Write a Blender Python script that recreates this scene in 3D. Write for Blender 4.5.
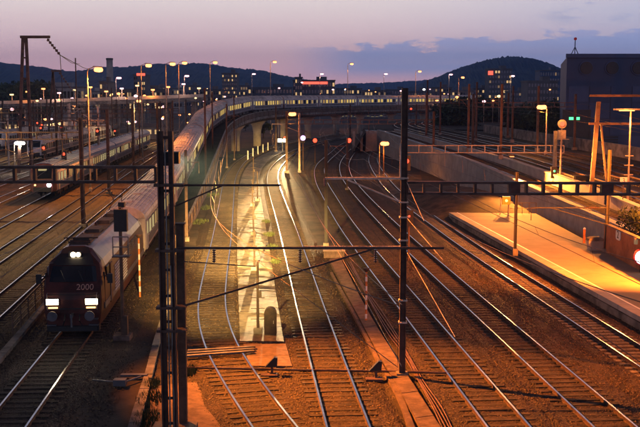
import bpy, math, random
import numpy as np
from mathutils import Vector, Matrix

random.seed(7); rng = np.random.default_rng(7)
SC = bpy.context.scene
COL = SC.collection
R = math.radians
for _o in list(bpy.data.objects): bpy.data.objects.remove(_o)

# ------------------------------------------------------------------ camera
F = 1000.0                     # focal length in photo pixels (photo 640 x 427)
CX, CY = 320.0, 213.5
HOR = 94.0
H = 11.75                      # camera height over the ballast
PITCH = math.atan((CY - HOR) / F)
cam_d = bpy.data.cameras.new('camera'); cam = bpy.data.objects.new('camera', cam_d); COL.objects.link(cam)
cam_d.sensor_width = 36.0; cam_d.lens = F / 640.0 * 36.0
cam_d.clip_start = 0.5; cam_d.clip_end = 20000
cam.location = (0, 0, H); cam.rotation_euler = (math.pi / 2 - PITCH, 0, 0)
SC.camera = cam
CP, SP = math.cos(PITCH), math.sin(PITCH)
def ray(px, py):
    u = (px - CX) / F; v = (CY - py) / F
    return Vector((u, CP + v * SP, v * CP - SP))
def G(px, py, z=0.0):           # photo pixel -> point on the level plane z
    r = ray(px, py); t = (z - H) / r.z
    return Vector((r.x * t, r.y * t, z))
def P(px, py, Y):               # photo pixel -> point at distance Y
    r = ray(px, py); t = Y / r.y
    return Vector((r.x * t, Y, H + r.z * t))
def depthY(py, z=0.0): return G(320, py, z).y
def pix(p):                     # world -> photo pixel
    y = p[1] * CP + (H - p[2]) * SP; v = (p[2] - H) * CP + p[1] * SP
    return CX + F * p[0] / y, CY - F * v / y

# ------------------------------------------------------------------ world: dusk sky
W = bpy.data.worlds.new('World'); SC.world = W; W.use_nodes = True
NT = W.node_tree; NT.nodes.clear()
class NB:
    def __init__(s, nt): s.nt = nt
    def n(s, t, **kw):
        x = s.nt.nodes.new(t)
        for k, v in kw.items(): setattr(x, k, v)
        return x
    def put(s, sock, v):
        if isinstance(v, bpy.types.NodeSocket): s.nt.links.new(v, sock)
        else: sock.default_value = v
    def m(s, op, a, b=0.0, c=0.0, clamp=False):
        x = s.n('ShaderNodeMath', operation=op, use_clamp=clamp)
        s.put(x.inputs[0], a); s.put(x.inputs[1], b); s.put(x.inputs[2], c)
        return x.outputs[0]
    def ss(s, v, a, b):          # smoothstep a..b
        x = s.n('ShaderNodeMapRange', interpolation_type='SMOOTHSTEP')
        s.put(x.inputs[0], v); s.put(x.inputs[1], a); s.put(x.inputs[2], b); s.put(x.inputs[3], 0.0); s.put(x.inputs[4], 1.0)
        return x.outputs[0]
    def mix(s, f, a, b, blend='MIX'):
        x = s.n('ShaderNodeMix', data_type='RGBA', blend_type=blend)
        s.put(x.inputs[0], f)
        for k, v in ((6, a), (7, b)):
            if isinstance(v, tuple): x.inputs[k].default_value = (*v[:3], 1)
            else: s.put(x.inputs[k], v)
        return x.outputs[2]
    def noise(s, vec, scale, detail=4, rough=.55, dist=0.0):
        x = s.n('ShaderNodeTexNoise'); 
        if vec is not None: s.put(x.inputs['Vector'], vec)
        x.inputs['Scale'].default_value = scale; x.inputs['Detail'].default_value = detail
        x.inputs['Roughness'].default_value = rough; x.inputs['Distortion'].default_value = dist
        return x.outputs['Fac']
    def ramp(s, f, stops, interp='LINEAR'):
        x = s.n('ShaderNodeValToRGB'); r = x.color_ramp; r.interpolation = interp
        while len(r.elements) < len(stops): r.elements.new(.5)
        for e, (p, c) in zip(r.elements, stops):
            e.position = p; e.color = (*c[:3], 1) if len(c) >= 3 else (c[0],) * 3 + (1,)
        s.put(x.inputs[0], f); return x.outputs[0]
    def comb(s, x, y, z):
        c = s.n('ShaderNodeCombineXYZ'); s.put(c.inputs[0], x); s.put(c.inputs[1], y); s.put(c.inputs[2], z); return c.outputs[0]
b = NB(NT)
tc = b.n('ShaderNodeTexCoord'); sep = b.n('ShaderNodeSeparateXYZ'); NT.links.new(tc.outputs['Generated'], sep.inputs[0])
vx, vy, vz = sep.outputs
el = b.m('ARCSINE', vz); az = b.m('ARCTAN2', vx, vy)
elr = b.m('DIVIDE', el, math.pi / 2, clamp=True)
dg = lambda d: d / 90.0
west = b.ramp(elr, [(0, (.70, .40, .48)), (dg(1.2), (.72, .44, .51)), (dg(2.6), (.67, .47, .52)), (dg(5.4), (.66, .58, .58)),
                    (dg(11), (.36, .36, .44)), (dg(22), (.06, .07, .12)), (dg(45), (.008, .012, .026)), (1, (.005, .008, .02))])
east = b.ramp(elr, [(0, (.50, .36, .54)), (dg(1.2), (.47, .40, .60)), (dg(2.6), (.38, .41, .60)), (dg(5.4), (.40, .42, .56)),
                    (dg(11), (.20, .22, .32)), (dg(22), (.05, .06, .11)), (dg(45), (.008, .012, .026)), (1, (.005, .008, .02))])
azd = b.m('ABSOLUTE', b.m('ADD', az, .16))
skyc = b.mix(b.ss(azd, .16, .60), west, east)
# cloud bank low in the sky and one ragged cloud above it
cv = b.comb(b.m('MULTIPLY', az, 14.0), b.m('MULTIPLY', el, 55.0), 0.0)
n1 = b.noise(cv, 1.6, 6, .6); n2 = b.noise(b.comb(b.m('MULTIPLY', az, 30.0), 0.0, 3.0), 1.0, 3)
top = b.m('ADD', b.m('MULTIPLY', b.m('SUBTRACT', n1, .5), .042), b.m('ADD', .0475, b.m('MULTIPLY', b.m('SUBTRACT', n2, .5), .018)))
top = b.m('ADD', top, b.m('MULTIPLY', b.ss(az, .02, .35), .013))
inb = b.m('MULTIPLY', b.ss(b.m('SUBTRACT', top, el), -.001, .0035), b.ss(el, .010, .027))
inb = b.m('MULTIPLY', inb, b.ss(az, -.045, .05))
inb = b.m('MULTIPLY', inb, .92)
skyc = b.mix(inb, skyc, (.27, .33, .58))
n3 = b.noise(b.comb(b.m('MULTIPLY', az, 9.0), b.m('MULTIPLY', el, 34.0), 5.0), 1.3, 6, .6)
hi = b.m('MULTIPLY', b.ss(n3, .52, .64), b.m('MULTIPLY', b.ss(el, .055, .075), b.ss(az, .2, .27)))
skyc = b.mix(b.m('MULTIPLY', hi, .8), skyc, (.19, .25, .44))
streak = b.noise(b.comb(b.m('MULTIPLY', az, 3.0), b.m('MULTIPLY', el, 60.0), 9.0), 1.0, 4)
skyc = b.mix(b.m('MULTIPLY', b.ss(streak, .45, .75), .16), skyc, (.62, .42, .47))
skyc = b.mix(b.ss(el, -.002, -.05), skyc, (.03, .025, .03))
nish = b.n('ShaderNodeTexSky', sky_type='NISHITA'); nish.sun_disc = False
nish.sun_elevation = R(-1.5); nish.sun_rotation = R(-9); nish.altitude = 300
bg = b.n('ShaderNodeBackground'); bg2 = b.n('ShaderNodeBackground'); add = b.n('ShaderNodeAddShader'); wo = b.n('ShaderNodeOutputWorld')
NT.links.new(skyc, bg.inputs[0]); bg.inputs[1].default_value = 1.95
NT.links.new(nish.outputs[0], bg2.inputs[0]); bg2.inputs[1].default_value = .05
NT.links.new(bg.outputs[0], add.inputs[0]); NT.links.new(bg2.outputs[0], add.inputs[1]); NT.links.new(add.outputs[0], wo.inputs[0])

SC.view_settings.view_transform = 'Standard'; SC.view_settings.look = 'None'
SC.view_settings.exposure = -0.35; SC.view_settings.gamma = 1.0
SC.cycles.use_denoising = True
SC.cycles.max_bounces = 5; SC.cycles.diffuse_bounces = 2; SC.cycles.glossy_bounces = 3
SC.cycles.transmission_bounces = 3; SC.cycles.volume_bounces = 0; SC.cycles.caustics_reflective = False; SC.cycles.caustics_refractive = False
SC.cycles.sample_clamp_indirect = 4.0

ordn = ['first', 'second', 'third', 'fourth', 'fifth', 'sixth', 'seventh', 'eighth', 'ninth', 'tenth', 'eleventh', 'twelfth', 'thirteenth', 'fourteenth']
# ------------------------------------------------------------------ materials
def mat(name, col, rough=.7, metal=0.0, var=.25, vscale=3.0, bump=0.0, bscale=20.0, col2=None, spec=.4, voro=False, emit=None, estr=0.0):
    m = bpy.data.materials.new(name); m.use_nodes = True; nt = m.node_tree; nt.nodes.clear(); k = NB(nt)
    out = k.n('ShaderNodeOutputMaterial'); p = k.n('ShaderNodeBsdfPrincipled'); nt.links.new(p.outputs[0], out.inputs[0])
    p.inputs['Roughness'].default_value = rough; p.inputs['Metallic'].default_value = metal
    p.inputs['Specular IOR Level'].default_value = spec
    t = k.n('ShaderNodeTexCoord').outputs['Object']
    gi = k.n('ShaderNodeNewGeometry').outputs['Position']
    if var > 0:
        f = k.noise(gi, vscale, 6, .65)
        f2 = k.noise(gi, vscale * .13, 3)
        ff = k.m('ADD', k.m('MULTIPLY', f, .65), k.m('MULTIPLY', f2, .35))
        c2 = col2 or tuple(c * (1 - var * 1.6) for c in col)
        c1 = tuple(min(1, c * (1 + var)) for c in col)
        cc = k.mix(k.ss(ff, .36, .64), c2, c1)
        nt.links.new(cc, p.inputs['Base Color'])
        rr = k.m('ADD', rough - .1, k.m('MULTIPLY', f, .2)); nt.links.new(rr, p.inputs['Roughness'])
    else: p.inputs['Base Color'].default_value = (*col, 1)
    if bump > 0:
        if voro:
            v = k.n('ShaderNodeTexVoronoi'); nt.links.new(gi, v.inputs['Vector']); v.inputs['Scale'].default_value = bscale
            hgt = k.m('ADD', k.m('MULTIPLY', v.outputs['Distance'], -1.0), k.m('MULTIPLY', k.noise(gi, bscale * 2.2, 4), .7))
        else: hgt = k.noise(gi, bscale, 6, .7)
        bn = k.n('ShaderNodeBump'); bn.inputs['Strength'].default_value = bump; bn.inputs['Distance'].default_value = .05
        nt.links.new(hgt, bn.inputs['Height']); nt.links.new(bn.outputs[0], p.inputs['Normal'])
    if emit:
        p.inputs['Emission Color'].default_value = (*emit, 1); p.inputs['Emission Strength'].default_value = estr
    return m
M = {}
def ballast_mat(name, c1, c2, c3):
    m = bpy.data.materials.new(name); m.use_nodes = True; nt = m.node_tree; nt.nodes.clear(); k = NB(nt)
    out = k.n('ShaderNodeOutputMaterial'); p = k.n('ShaderNodeBsdfPrincipled'); nt.links.new(p.outputs[0], out.inputs[0])
    g = k.n('ShaderNodeNewGeometry').outputs['Position']
    v = k.n('ShaderNodeTexVoronoi'); nt.links.new(g, v.inputs['Vector']); v.inputs['Scale'].default_value = 11
    sv = k.n('ShaderNodeSeparateColor'); nt.links.new(v.outputs['Color'], sv.inputs[0])
    big = k.noise(g, .35, 5, .6); mid = k.noise(g, 2.2, 5, .7)
    c = k.mix(k.ss(sv.outputs[0], .1, .9), c1, c2)
    c = k.mix(k.m('MULTIPLY', k.ss(mid, .45, .7), .6), c, c3)
    c = k.mix(k.m('MULTIPLY', k.ss(big, .42, .62), .5), c, tuple(x * .45 for x in c1))
    nt.links.new(c, p.inputs['Base Color']); p.inputs['Roughness'].default_value = .8; p.inputs['Specular IOR Level'].default_value = .3
    h = k.m('ADD', k.m('MULTIPLY', v.outputs['Distance'], -1.0), k.m('MULTIPLY', k.noise(g, 30, 4, .7), .5))
    bn = k.n('ShaderNodeBump'); bn.inputs['Strength'].default_value = .9; bn.inputs['Distance'].default_value = .07
    nt.links.new(h, bn.inputs['Height']); nt.links.new(bn.outputs[0], p.inputs['Normal'])
    return m
M['ballast'] = ballast_mat('ballast', (.04, .026, .017), (.085, .057, .037), (.026, .015, .009))
M['stone'] = mat('ballast_stone', (.10, .077, .057), .75, var=.6, vscale=9)
def island(m, lo, hi):
    nt = m.node_tree; k = NB(nt); p = next(n for n in nt.nodes if n.type == 'BSDF_PRINCIPLED'); g = k.n('ShaderNodeNewGeometry')
    c = k.ramp(g.outputs['Random Per Island'], [(0, lo), (.6, tuple((a + b_) / 2.6 for a, b_ in zip(lo, hi))), (1, hi)]); nt.links.new(c, p.inputs['Base Color'])
island(M['stone'], (.022, .014, .009), (.15, .105, .066))
M['rust'] = mat('rail_rust', (.07, .035, .02), .8, var=.4, vscale=6)
M['railtop'] = mat('rail_head_steel', (.62, .63, .66), .22, 1.0, var=.12, vscale=2)
M['sleeper'] = mat('sleeper_wood', (.055, .04, .029), .85, var=.45, vscale=2.5, bump=.5, bscale=30)
M['sleeper_c'] = mat('sleeper_concrete', (.17, .15, .125), .85, var=.35, vscale=2, bump=.3, bscale=25)
M['steel'] = mat('dark_brown_steel', (.095, .055, .042), .6, .2, var=.4, vscale=1.5, bump=.15, bscale=12)
M['steel2'] = mat('galvanised_steel', (.26, .25, .235), .5, .5, var=.3, vscale=2)
M['steelp'] = mat('pale_mast_paint', (.34, .29, .24), .6, .1, var=.25, vscale=2)
M['conc'] = mat('concrete_pale', (.40, .37, .33), .82, var=.16, vscale=.7, bump=.2, bscale=16)
M['conc_slab'] = mat('concrete_slab', (.17, .15, .115), .62, var=.5, vscale=1.4, bump=.5, bscale=14, spec=.4)
M['conc_d'] = mat('concrete_stained', (.22, .195, .17), .85, var=.4, vscale=.8, bump=.25, bscale=14)
M['conc_r'] = mat('concrete_reddish', (.15, .10, .08), .9, var=.3, vscale=2, bump=.3, bscale=25)
M['asphalt'] = mat('platform_asphalt', (.25, .22, .18), .85, var=.1, vscale=.7, bump=.15, bscale=30)
M['white'] = mat('white_paint', (.78, .76, .72), .55, var=.1, vscale=2)
M['yellow'] = mat('yellow_paint', (.62, .42, .06), .55, var=.12)
M['orange'] = mat('orange_paint', (.6, .2, .05), .6, var=.2)
M['black'] = mat('black_paint', (.02, .02, .022), .45, var=.2)
M['red'] = mat('red_paint', (.065, .013, .009), .5, var=.45, vscale=1.1)
M['redrim'] = mat('red_rim', (.6, .03, .04), .4, var=.1)
M['grey'] = mat('grey_paint', (.30, .31, .34), .45, .1, var=.15, vscale=1.5)
M['greyd'] = mat('dark_grey_paint', (.10, .10, .115), .5, .1, var=.25, vscale=1.5)
M['alu'] = mat('weathered_roof_metal', (.50, .43, .39), .5, .12, var=.35, vscale=.8)
M['roofd'] = mat('sooty_roof', (.075, .065, .06), .7, .2, var=.4, vscale=1.2)
M['silver'] = mat('coach_silver', (.52, .51, .52), .35, .35, var=.18, vscale=.7)
M['blue'] = mat('train_blue', (.04, .09, .22), .35, var=.15)
M['twhite'] = mat('train_white', (.62, .62, .64), .4, var=.12)
M['glassd'] = mat('dark_glass', (.012, .013, .016), .08, 0, var=0, spec=.6)
M['wire'] = mat('overhead_wire', (.09, .055, .04), .5, .7, var=.2)
M['insul'] = mat('brown_insulator', (.10, .04, .025), .25, var=.2)
M['brick'] = mat('ochre_wall', (.36, .15, .065), .85, var=.25, vscale=1, bump=.2, bscale=10)
M['bark'] = mat('bark', (.05, .038, .028), .9, var=.3)
M['leaf'] = mat('dark_leaf', (.035, .055, .022), .7, var=.5, vscale=1.5)
M['grass'] = mat('grass_blade', (.05, .07, .02), .75, var=.5, vscale=3)
M['forest'] = mat('forest_canopy', (.035, .055, .03), .9, var=.45, vscale=.012)
M['bld1'] = mat('facade_dark', (.10, .10, .11), .8, var=.2, vscale=.2)
M['bld2'] = mat('facade_pale', (.34, .32, .30), .8, var=.2, vscale=.2)
M['bld3'] = mat('facade_brown', (.17, .13, .11), .8, var=.25, vscale=.2)
M['bldb'] = mat('facade_bluegrey', (.028, .055, .125), .6, .1, var=.15, vscale=.15)
M['bldl'] = mat('facade_panel', (.04, .075, .16), .6, .1, var=.15, vscale=.15)
M['earth'] = mat('dark_earth', (.055, .04, .03), .95, var=.5, vscale=.8, bump=.6, bscale=6)
M['dust'] = mat('sandy_path', (.30, .25, .17), .9, var=.3, vscale=.8, bump=.4, bscale=18)
M['cityg'] = mat('city_ground', (.07, .062, .055), .95, var=.4, vscale=.05)
M['sheet'] = mat('dirty_gravel', (.06, .041, .028), .9, var=.45, vscale=.5, bump=.6, bscale=14)
def em(name, col, s): M[name] = mat(name, (.02, .02, .02), .5, var=0, emit=col, estr=s)
em('e_sod', (1, .30, .09), 6.0); em('e_warm', (1, .6, .25), 4); em('e_head', (1, .74, .42), 22); em('e_head2', (1, .5, .17), 5)
em('e_pink', (1, .50, .55), 4.5); em('e_white', (1, .92, .85), 7); em('e_red', (1, .06, .025), 5); em('e_green', (.1, 1, .35), 2.5)
em('e_win', (1, .66, .16), .85); em('e_winw', (1, .80, .36), .55); em('e_wincity', (1, .62, .26), 1.0); em('e_wincool', (.75, .85, 1), .7)
em('e_dimwin2', (1, .8, .3), .35); em('e_wincool2', (.6, .75, 1), 5); em('e_red2', (1, .12, .07), 2.2); em('e_winb', (1, .6, .2), .38); em('e_clock', (1, .93, .93), 3.2); em('e_shop', (1, .8, .62), 2.2); em('e_purple', (.8, .45, 1), 4); em('e_dimwin', (1, .6, .3), .28)

# ------------------------------------------------------------------ mesh helpers
class MB:
    def __init__(s): s.v = []; s.f = []; s.mi = []; s.mats = []; s.cur = 0
    def use(s, mk):
        if mk not in s.mats: s.mats.append(mk)
        s.cur = s.mats.index(mk); return s
    def add(s, vs, fs):
        o = len(s.v); s.v += [tuple(x) for x in vs]; s.f += [tuple(i + o for i in f) for f in fs]; s.mi += [s.cur] * len(fs); return s
    def box(s, c, d, rz=0.0, taper=1.0):
        cx, cy, cz = c; hx, hy, hz = d[0] / 2, d[1] / 2, d[2] / 2; co, si = math.cos(rz), math.sin(rz); vs = []
        for z, t in ((-hz, 1), (hz, taper)):
            for x, y in ((-hx, -hy), (hx, -hy), (hx, hy), (-hx, hy)):
                x *= t; y *= t; vs.append((cx + x * co - y * si, cy + x * si + y * co, cz + z))
        return s.add(vs, [(3, 2, 1, 0), (4, 5, 6, 7), (0, 1, 5, 4), (1, 2, 6, 5), (2, 3, 7, 6), (3, 0, 4, 7)])
    def bar(s, a, c, w, h=None):    # square bar a->c
        a = Vector(a); c = Vector(c); d = (c - a)
        if d.length < 1e-6: return s
        d.normalize(); up = Vector((0, 0, 1)) if abs(d.z) < .95 else Vector((0, 1, 0))
        x = d.cross(up).normalized(); y = x.cross(d); h = h or w
        vs = [p + x * (i * w / 2) + y * (j * h / 2) for p in (a, c) for i, j in ((-1, -1), (1, -1), (1, 1), (-1, 1))]
        return s.add(vs, [(3, 2, 1, 0), (4, 5, 6, 7), (0, 1, 5, 4), (1, 2, 6, 5), (2, 3, 7, 6), (3, 0, 4, 7)])
    def tube(s, pts, r, n=8, r2=None, caps=True):
        pts = [Vector(p) for p in pts]; N = len(pts); vs = []; fs = []
        for i, p in enumerate(pts):
            d = (pts[min(i + 1, N - 1)] - pts[max(i - 1, 0)]).normalized()
            up = Vector((0, 0, 1)) if abs(d.z) < .95 else Vector((0, 1, 0))
            x = d.cross(up).normalized(); y = x.cross(d)
            rr = r if r2 is None else r + (r2 - r) * i / max(1, N - 1)
            vs += [p + x * (rr * math.cos(2 * math.pi * k / n)) + y * (rr * math.sin(2 * math.pi * k / n)) for k in range(n)]
        for i in range(N - 1):
            for k in range(n):
                fs.append((i * n + k, i * n + (k + 1) % n, (i + 1) * n + (k + 1) % n, (i + 1) * n + k))
        if caps: fs += [tuple(range(n))[::-1], tuple(range((N - 1) * n, N * n))]
        return s.add(vs, fs)
    def lathe(s, c, prof, n=12):    # profile [(r,z)] about the vertical at c
        vs = []; fs = []
        for r, z in prof: vs += [(c[0] + r * math.cos(2 * math.pi * k / n), c[1] + r * math.sin(2 * math.pi * k / n), c[2] + z) for k in range(n)]
        for i in range(len(prof) - 1):
            for k in range(n): fs.append((i * n + k, i * n + (k + 1) % n, (i + 1) * n + (k + 1) % n, (i + 1) * n + k))
        fs += [tuple(range(n))[::-1], tuple(range((len(prof) - 1) * n, len(prof) * n))]
        return s.add(vs, fs)
    def disc(s, c, r, axis, th=.03, n=16):   # short cylinder along axis
        a = Vector(axis).normalized(); c = Vector(c)
        return s.tube([c - a * th / 2, c + a * th / 2], r, n)
    def loft(s, secs, close=True, cap=True):
        n = len(secs[0]); vs = [p for sec in secs for p in sec]; fs = []
        for i in range(len(secs) - 1):
            for k in range(n if close else n - 1):
                fs.append((i * n + k, i * n + (k + 1) % n, (i + 1) * n + (k + 1) % n, (i + 1) * n + k))
        if cap and close: fs += [tuple(range(n))[::-1], tuple(range((len(secs) - 1) * n, len(secs) * n))]
        return s.add(vs, fs)
    def mesh(s, name, mk=None, smooth=False):
        me = bpy.data.meshes.new(name); me.from_pydata(s.v, [], s.f)
        for k in (s.mats or [mk]): me.materials.append(M[k])
        if s.mats: me.polygons.foreach_set('material_index', s.mi)
        if smooth: me.polygons.foreach_set('use_smooth', [True] * len(me.polygons))
        me.update(); return me
    def build(s, name, mk=None, parent=None, smooth=False, loc=None):
        return put(name, s.mesh(name, mk, smooth), parent, loc)
def put(name, me, parent=None, loc=None, rz=0.0):
    o = bpy.data.objects.new(name, me); COL.objects.link(o)
    if parent is not None: o.parent = parent
    if loc is not None: o.location = loc
    if rz: o.rotation_euler = (0, 0, rz)
    return o
def tag(o, label, cat, group=None):
    o['label'] = label; o['category'] = cat
    if group: o['group'] = group
    return o
def thing(name, label, cat, loc=(0, 0, 0), rz=0.0, group=None):
    o = bpy.data.objects.new(name, None); COL.objects.link(o); o.location = loc; o.rotation_euler = (0, 0, rz); o.empty_display_size = .3
    return tag(o, label, cat, group)
def struct(o, label=None):
    o['kind'] = 'structure'
    if label: o['label'] = label
    return o
def copy_tree(o, parent=None):
    c = o.copy(); COL.objects.link(c); c.parent = parent
    for ch in o.children: copy_tree(ch, c)
    return c
def light(name, parent, loc, power, col, radius=.2, spot=None, aim=None, blend=.6):
    d = bpy.data.lights.new(name, 'SPOT' if spot else 'POINT'); d.energy = power; d.color = col; d.shadow_soft_size = radius
    o = bpy.data.objects.new(name, d); COL.objects.link(o); o.location = loc
    if spot:
        d.spot_size = R(spot); d.spot_blend = blend
        o.rotation_euler = (Vector(aim) - Vector(loc)).to_track_quat('-Z', 'Y').to_euler()
    if parent is not None: o.parent = parent
    return o
SOD = (1, .30, .042); WARM = (1, .74, .40)
def text_mesh(body, size, depth, mk):
    c = bpy.data.curves.new('lettering', 'FONT'); c.body = body; c.size = size; c.extrude = depth; c.align_x = 'CENTER'; c.align_y = 'CENTER'
    t = bpy.data.objects.new('tmp_text', c); COL.objects.link(t)
    dg_ = bpy.context.evaluated_depsgraph_get(); dg_.update()
    me = bpy.data.meshes.new_from_object(t.evaluated_get(dg_)); bpy.data.objects.remove(t)
    me.materials.clear(); me.materials.append(M[mk]); return me

# ------------------------------------------------------------------ paths
def catmull(pts, step):
    pts = [np.array(p, float) for p in pts]; pts = [2 * pts[0] - pts[1]] + pts + [2 * pts[-1] - pts[-2]]; out = []
    for i in range(1, len(pts) - 2):
        p0, p1, p2, p3 = pts[i - 1:i + 3]
        a = max(4, int(np.linalg.norm(p2 - p1) / .5))
        for t in np.arange(a) / a:
            out.append(.5 * (2 * p1 + (p2 - p0) * t + (2 * p0 - 5 * p1 + 4 * p2 - p3) * t * t + (3 * p1 - p0 - 3 * p2 + p3) * t ** 3))
    out.append(pts[-2]); out = np.array(out)
    # smooth, then resample
    k = 31
    if len(out) > 3 * k:
        pad = np.vstack([out[0] + (out[0] - out[1]) * np.arange(k // 2, 0, -1)[:, None], out, out[-1] + (out[-1] - out[-2]) * np.arange(1, k // 2 + 1)[:, None]])
        out = np.stack([np.convolve(pad[:, j], np.ones(k) / k, 'valid') for j in range(out.shape[1])], 1)
    return resample(out, step)
def resample(p, step):
    d = np.r_[0, np.cumsum(np.linalg.norm(np.diff(p, axis=0), axis=1))]; s = np.arange(0, d[-1], step)
    return np.stack([np.interp(s, d, p[:, j]) for j in range(p.shape[1])], 1)
def frames(p):
    t = np.gradient(p, axis=0); t /= np.linalg.norm(t, axis=1)[:, None]
    n = np.stack([t[:, 1], -t[:, 0], np.zeros(len(t))], 1); n /= np.linalg.norm(n, axis=1)[:, None]
    return t, n             # n points to the right of travel
def offset(p, o, dz=0.0):
    t, n = frames(p); q = p + n * (o[:, None] if isinstance(o, np.ndarray) else o); q[:, 2] += dz; return q
def sweep(mb, p, prof, cap=True):
    t, n = frames(p); up = np.array((0, 0, 1.0))
    return mb.loft([[tuple(p[i] + n[i] * a + up * z) for a, z in prof] for i in range(len(p))], True, cap)

# train path: straight approach, then a right hand curve on the viaduct
S0 = G(73.5, 338); HEAD0 = R(-3.7); S1, RAD, HEADE = 120.0, 240.0, R(37)
def train_path():
    ds = .5; s = np.arange(-60, 460, ds)
    h = np.where(s < S1, HEAD0, np.minimum(HEAD0 + (s - S1) / RAD, HEADE))
    X = np.cumsum(np.sin(h)) * ds; Y = np.cumsum(np.cos(h)) * ds; i0 = int(60 / ds)
    X = X - X[i0] + S0.x; Y = Y - Y[i0] + S0.y
    t = np.clip((s - 22) / 165, 0, 1); z = 7.1 * t * t * (3 - 2 * t)
    return s, np.stack([X, Y, z], 1)
TS, TPTS = train_path()
def tp(s): return np.array([np.interp(s, TS, TPTS[:, j]) for j in range(3)])

RAILTOP = .17
sleeper_me = MB().box((0, 0, -.042), (2.5, .25, .15)).mesh('sleeper', 'sleeper')
sleeper_ce = MB().box((0, 0, -.05), (2.5, .27, .15), 0).mesh('sleeper', 'sleeper_c')
tracks = {}
def track(key, label, pts, near=70, concrete=False, group=None, sl=True, dense=True, is_path=False):
    p = resample(np.array(pts, float), .6) if is_path else catmull(pts, .6)
    tracks[key] = p
    root = thing('railway_track', label, 'railway track', tuple(p[0]), 0, group); o = Vector(p[0])
    q = p - p[0]
    for sgn in (-1, 1):
        mb = MB(); c = offset(q[::2], sgn * (.7175 + .036))
        t, n = frames(c); L = len(c); vs = []; 
        prof = [(-.065, -.005), (.065, -.005), (.02, .04), (.02, .12), (.036, .135), (.036, RAILTOP), (-.036, RAILTOP), (-.036, .135), (-.02, .12), (-.02, .04)]
        mb.use('rust'); mb.use('railtop')
        secs = [[tuple(c[i] + n[i] * a + np.array((0, 0, z))) for a, z in prof] for i in range(L)]
        k = len(prof); vs = [v for s_ in secs for v in s_]
        for j in range(k):
            mb.use('railtop' if j == 5 else 'rust')
            mb.add([], []); mb.f += [(i * k + j, i * k + (j + 1) % k, (i + 1) * k + (j + 1) % k, (i + 1) * k + j) for i in range(L - 1)]; mb.mi += [mb.cur] * (L - 1)
        mb.v = vs; mb.build('rail', None, root)
    if not sl: return root
    t, n = frames(q); nn = 0; far = MB()
    for i in range(len(q)):
        px, py = pix(p[i]); rz = math.atan2(n[i][1], n[i][0])
        vis = -60 < px < 700 and py < 450
        if not vis and p[i][1] < 60: continue
        if nn < 120 and p[i][1] < near and vis:
            s_ = put('sleeper', sleeper_ce if concrete else sleeper_me, root, tuple(q[i] + np.array((0, 0, rng.uniform(-.012, .012)))), rz + rng.uniform(-.012, .012)); nn += 1
        elif p[i][1] < 260:
            far.box((q[i][0], q[i][1], q[i][2] - .05), (2.5, .25, .15), rz)
    if far.v:
        f_ = far.build('far_sleepers', 'sleeper_c' if concrete else 'sleeper', root); f_['kind'] = 'stuff'
    return root
def gp(l, z=0.0): return [tuple(G(x, y, z)) for x, y in l]
def ext(pts, d0=-14):   # carry the track on towards and under the camera
    a, c = np.array(pts[0]), np.array(pts[1]); d = (a - c) / np.linalg.norm(a - c); return [tuple(a + d * 18)] + list(pts)
def gt(l): return [(G(x, y, RAILTOP).x, G(x, y, RAILTOP).y, 0.0) for x, y in l]

# ------------------------------------------------------------------ ground
def ground_sheet():
    mb = MB().add([(-6000, -400, -.16), (6000, -400, -.16), (6000, 9000, -.16), (-6000, 9000, -.16)], [(0, 1, 2, 3)])
    return struct(mb.build('ground', 'cityg'))
ground_sheet()
def yard():
    nx, ny = 130, 160
    xs = np.linspace(-190, 110, nx); ys = -20 + 430 * (np.linspace(0, 1, ny) ** 1.5)
    X, Y = np.meshgrid(xs, ys); Z = -.07 + .03 * np.sin(X * .9 + Y * .31) * np.sin(Y * .53) + rng.uniform(-.02, .02, X.shape)
    me = bpy.data.meshes.new('gravel_ground'); v = np.stack([X, Y, Z], -1).reshape(-1, 3)
    idx = np.arange(nx * ny).reshape(ny, nx)
    f = np.stack([idx[:-1, :-1], idx[:-1, 1:], idx[1:, 1:], idx[1:, :-1]], -1).reshape(-1, 4)
    me.from_pydata(v.tolist(), [], f.tolist()); me.materials.append(M['sheet']); me.polygons.foreach_set('use_smooth', [True] * len(f))
    return struct(put('gravel_ground', me))
yard()

# ------------------------------------------------------------------ tracks
ext_s = np.arange(-60, 456, 2.0)
T0 = [tuple(tp(s)) for s in ext_s]
track('T0', 'track of the long passenger train, climbing onto the curved viaduct', T0, near=62, is_path=True)
T1 = ext(gt([(275.7, 427), (231.4, 368), (212, 325), (210.2, 310), (214, 280), (220, 248), (223, 230), (226.8, 200), (231, 176), (243, 160), (263, 150), (295, 141), (340, 133.5)]))
track('T1', 'track along the left side of the bright concrete strip, bending beside the cabinet', T1, near=72)
T2 = ext(gt([(348.7, 427), (313.5, 317), (288, 230), (275, 191), (272.6, 176), (277.5, 165), (293.7, 152), (320, 142.5), (352, 136)]))
track('T2', 'track between the bright concrete strip and the cable trough', T2, near=72)
T3 = ext(gt([(509.5, 427), (436.5, 337), (350.3, 230), (328, 194), (320.5, 178.7), (321, 165), (335, 152), (347, 143), (372, 135)]))
track('T3', 'track passing just right of the tall catenary mast beside the cable trough', T3, near=72)
T4 = ext(gt([(616, 427), (518, 340), (451.5, 281.5), (395, 230), (356.5, 190), (345, 172), (347, 158), (362, 144), (390, 135)]))
track('T4', 'track between the mast side track and the platform track', T4, near=72)
T5 = ext(gt([(612, 337), (531, 285), (476, 250), (440, 225), (394, 191), (375, 166), (374, 155), (384, 145), (410, 136)]))
track('T5', 'track running along the edge of the orange lit platform', T5, near=75, concrete=True)
HX = math.tan(R(-4.4))
def straight(x0, y0, y1=330, curve=0.0):
    pts = []
    for y in np.arange(10, y1, 15.0):
        c = max(0, y - 150); pts.append((x0 + HX * (y - y0) + curve * c * c, y, 0.0))
    return pts
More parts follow.
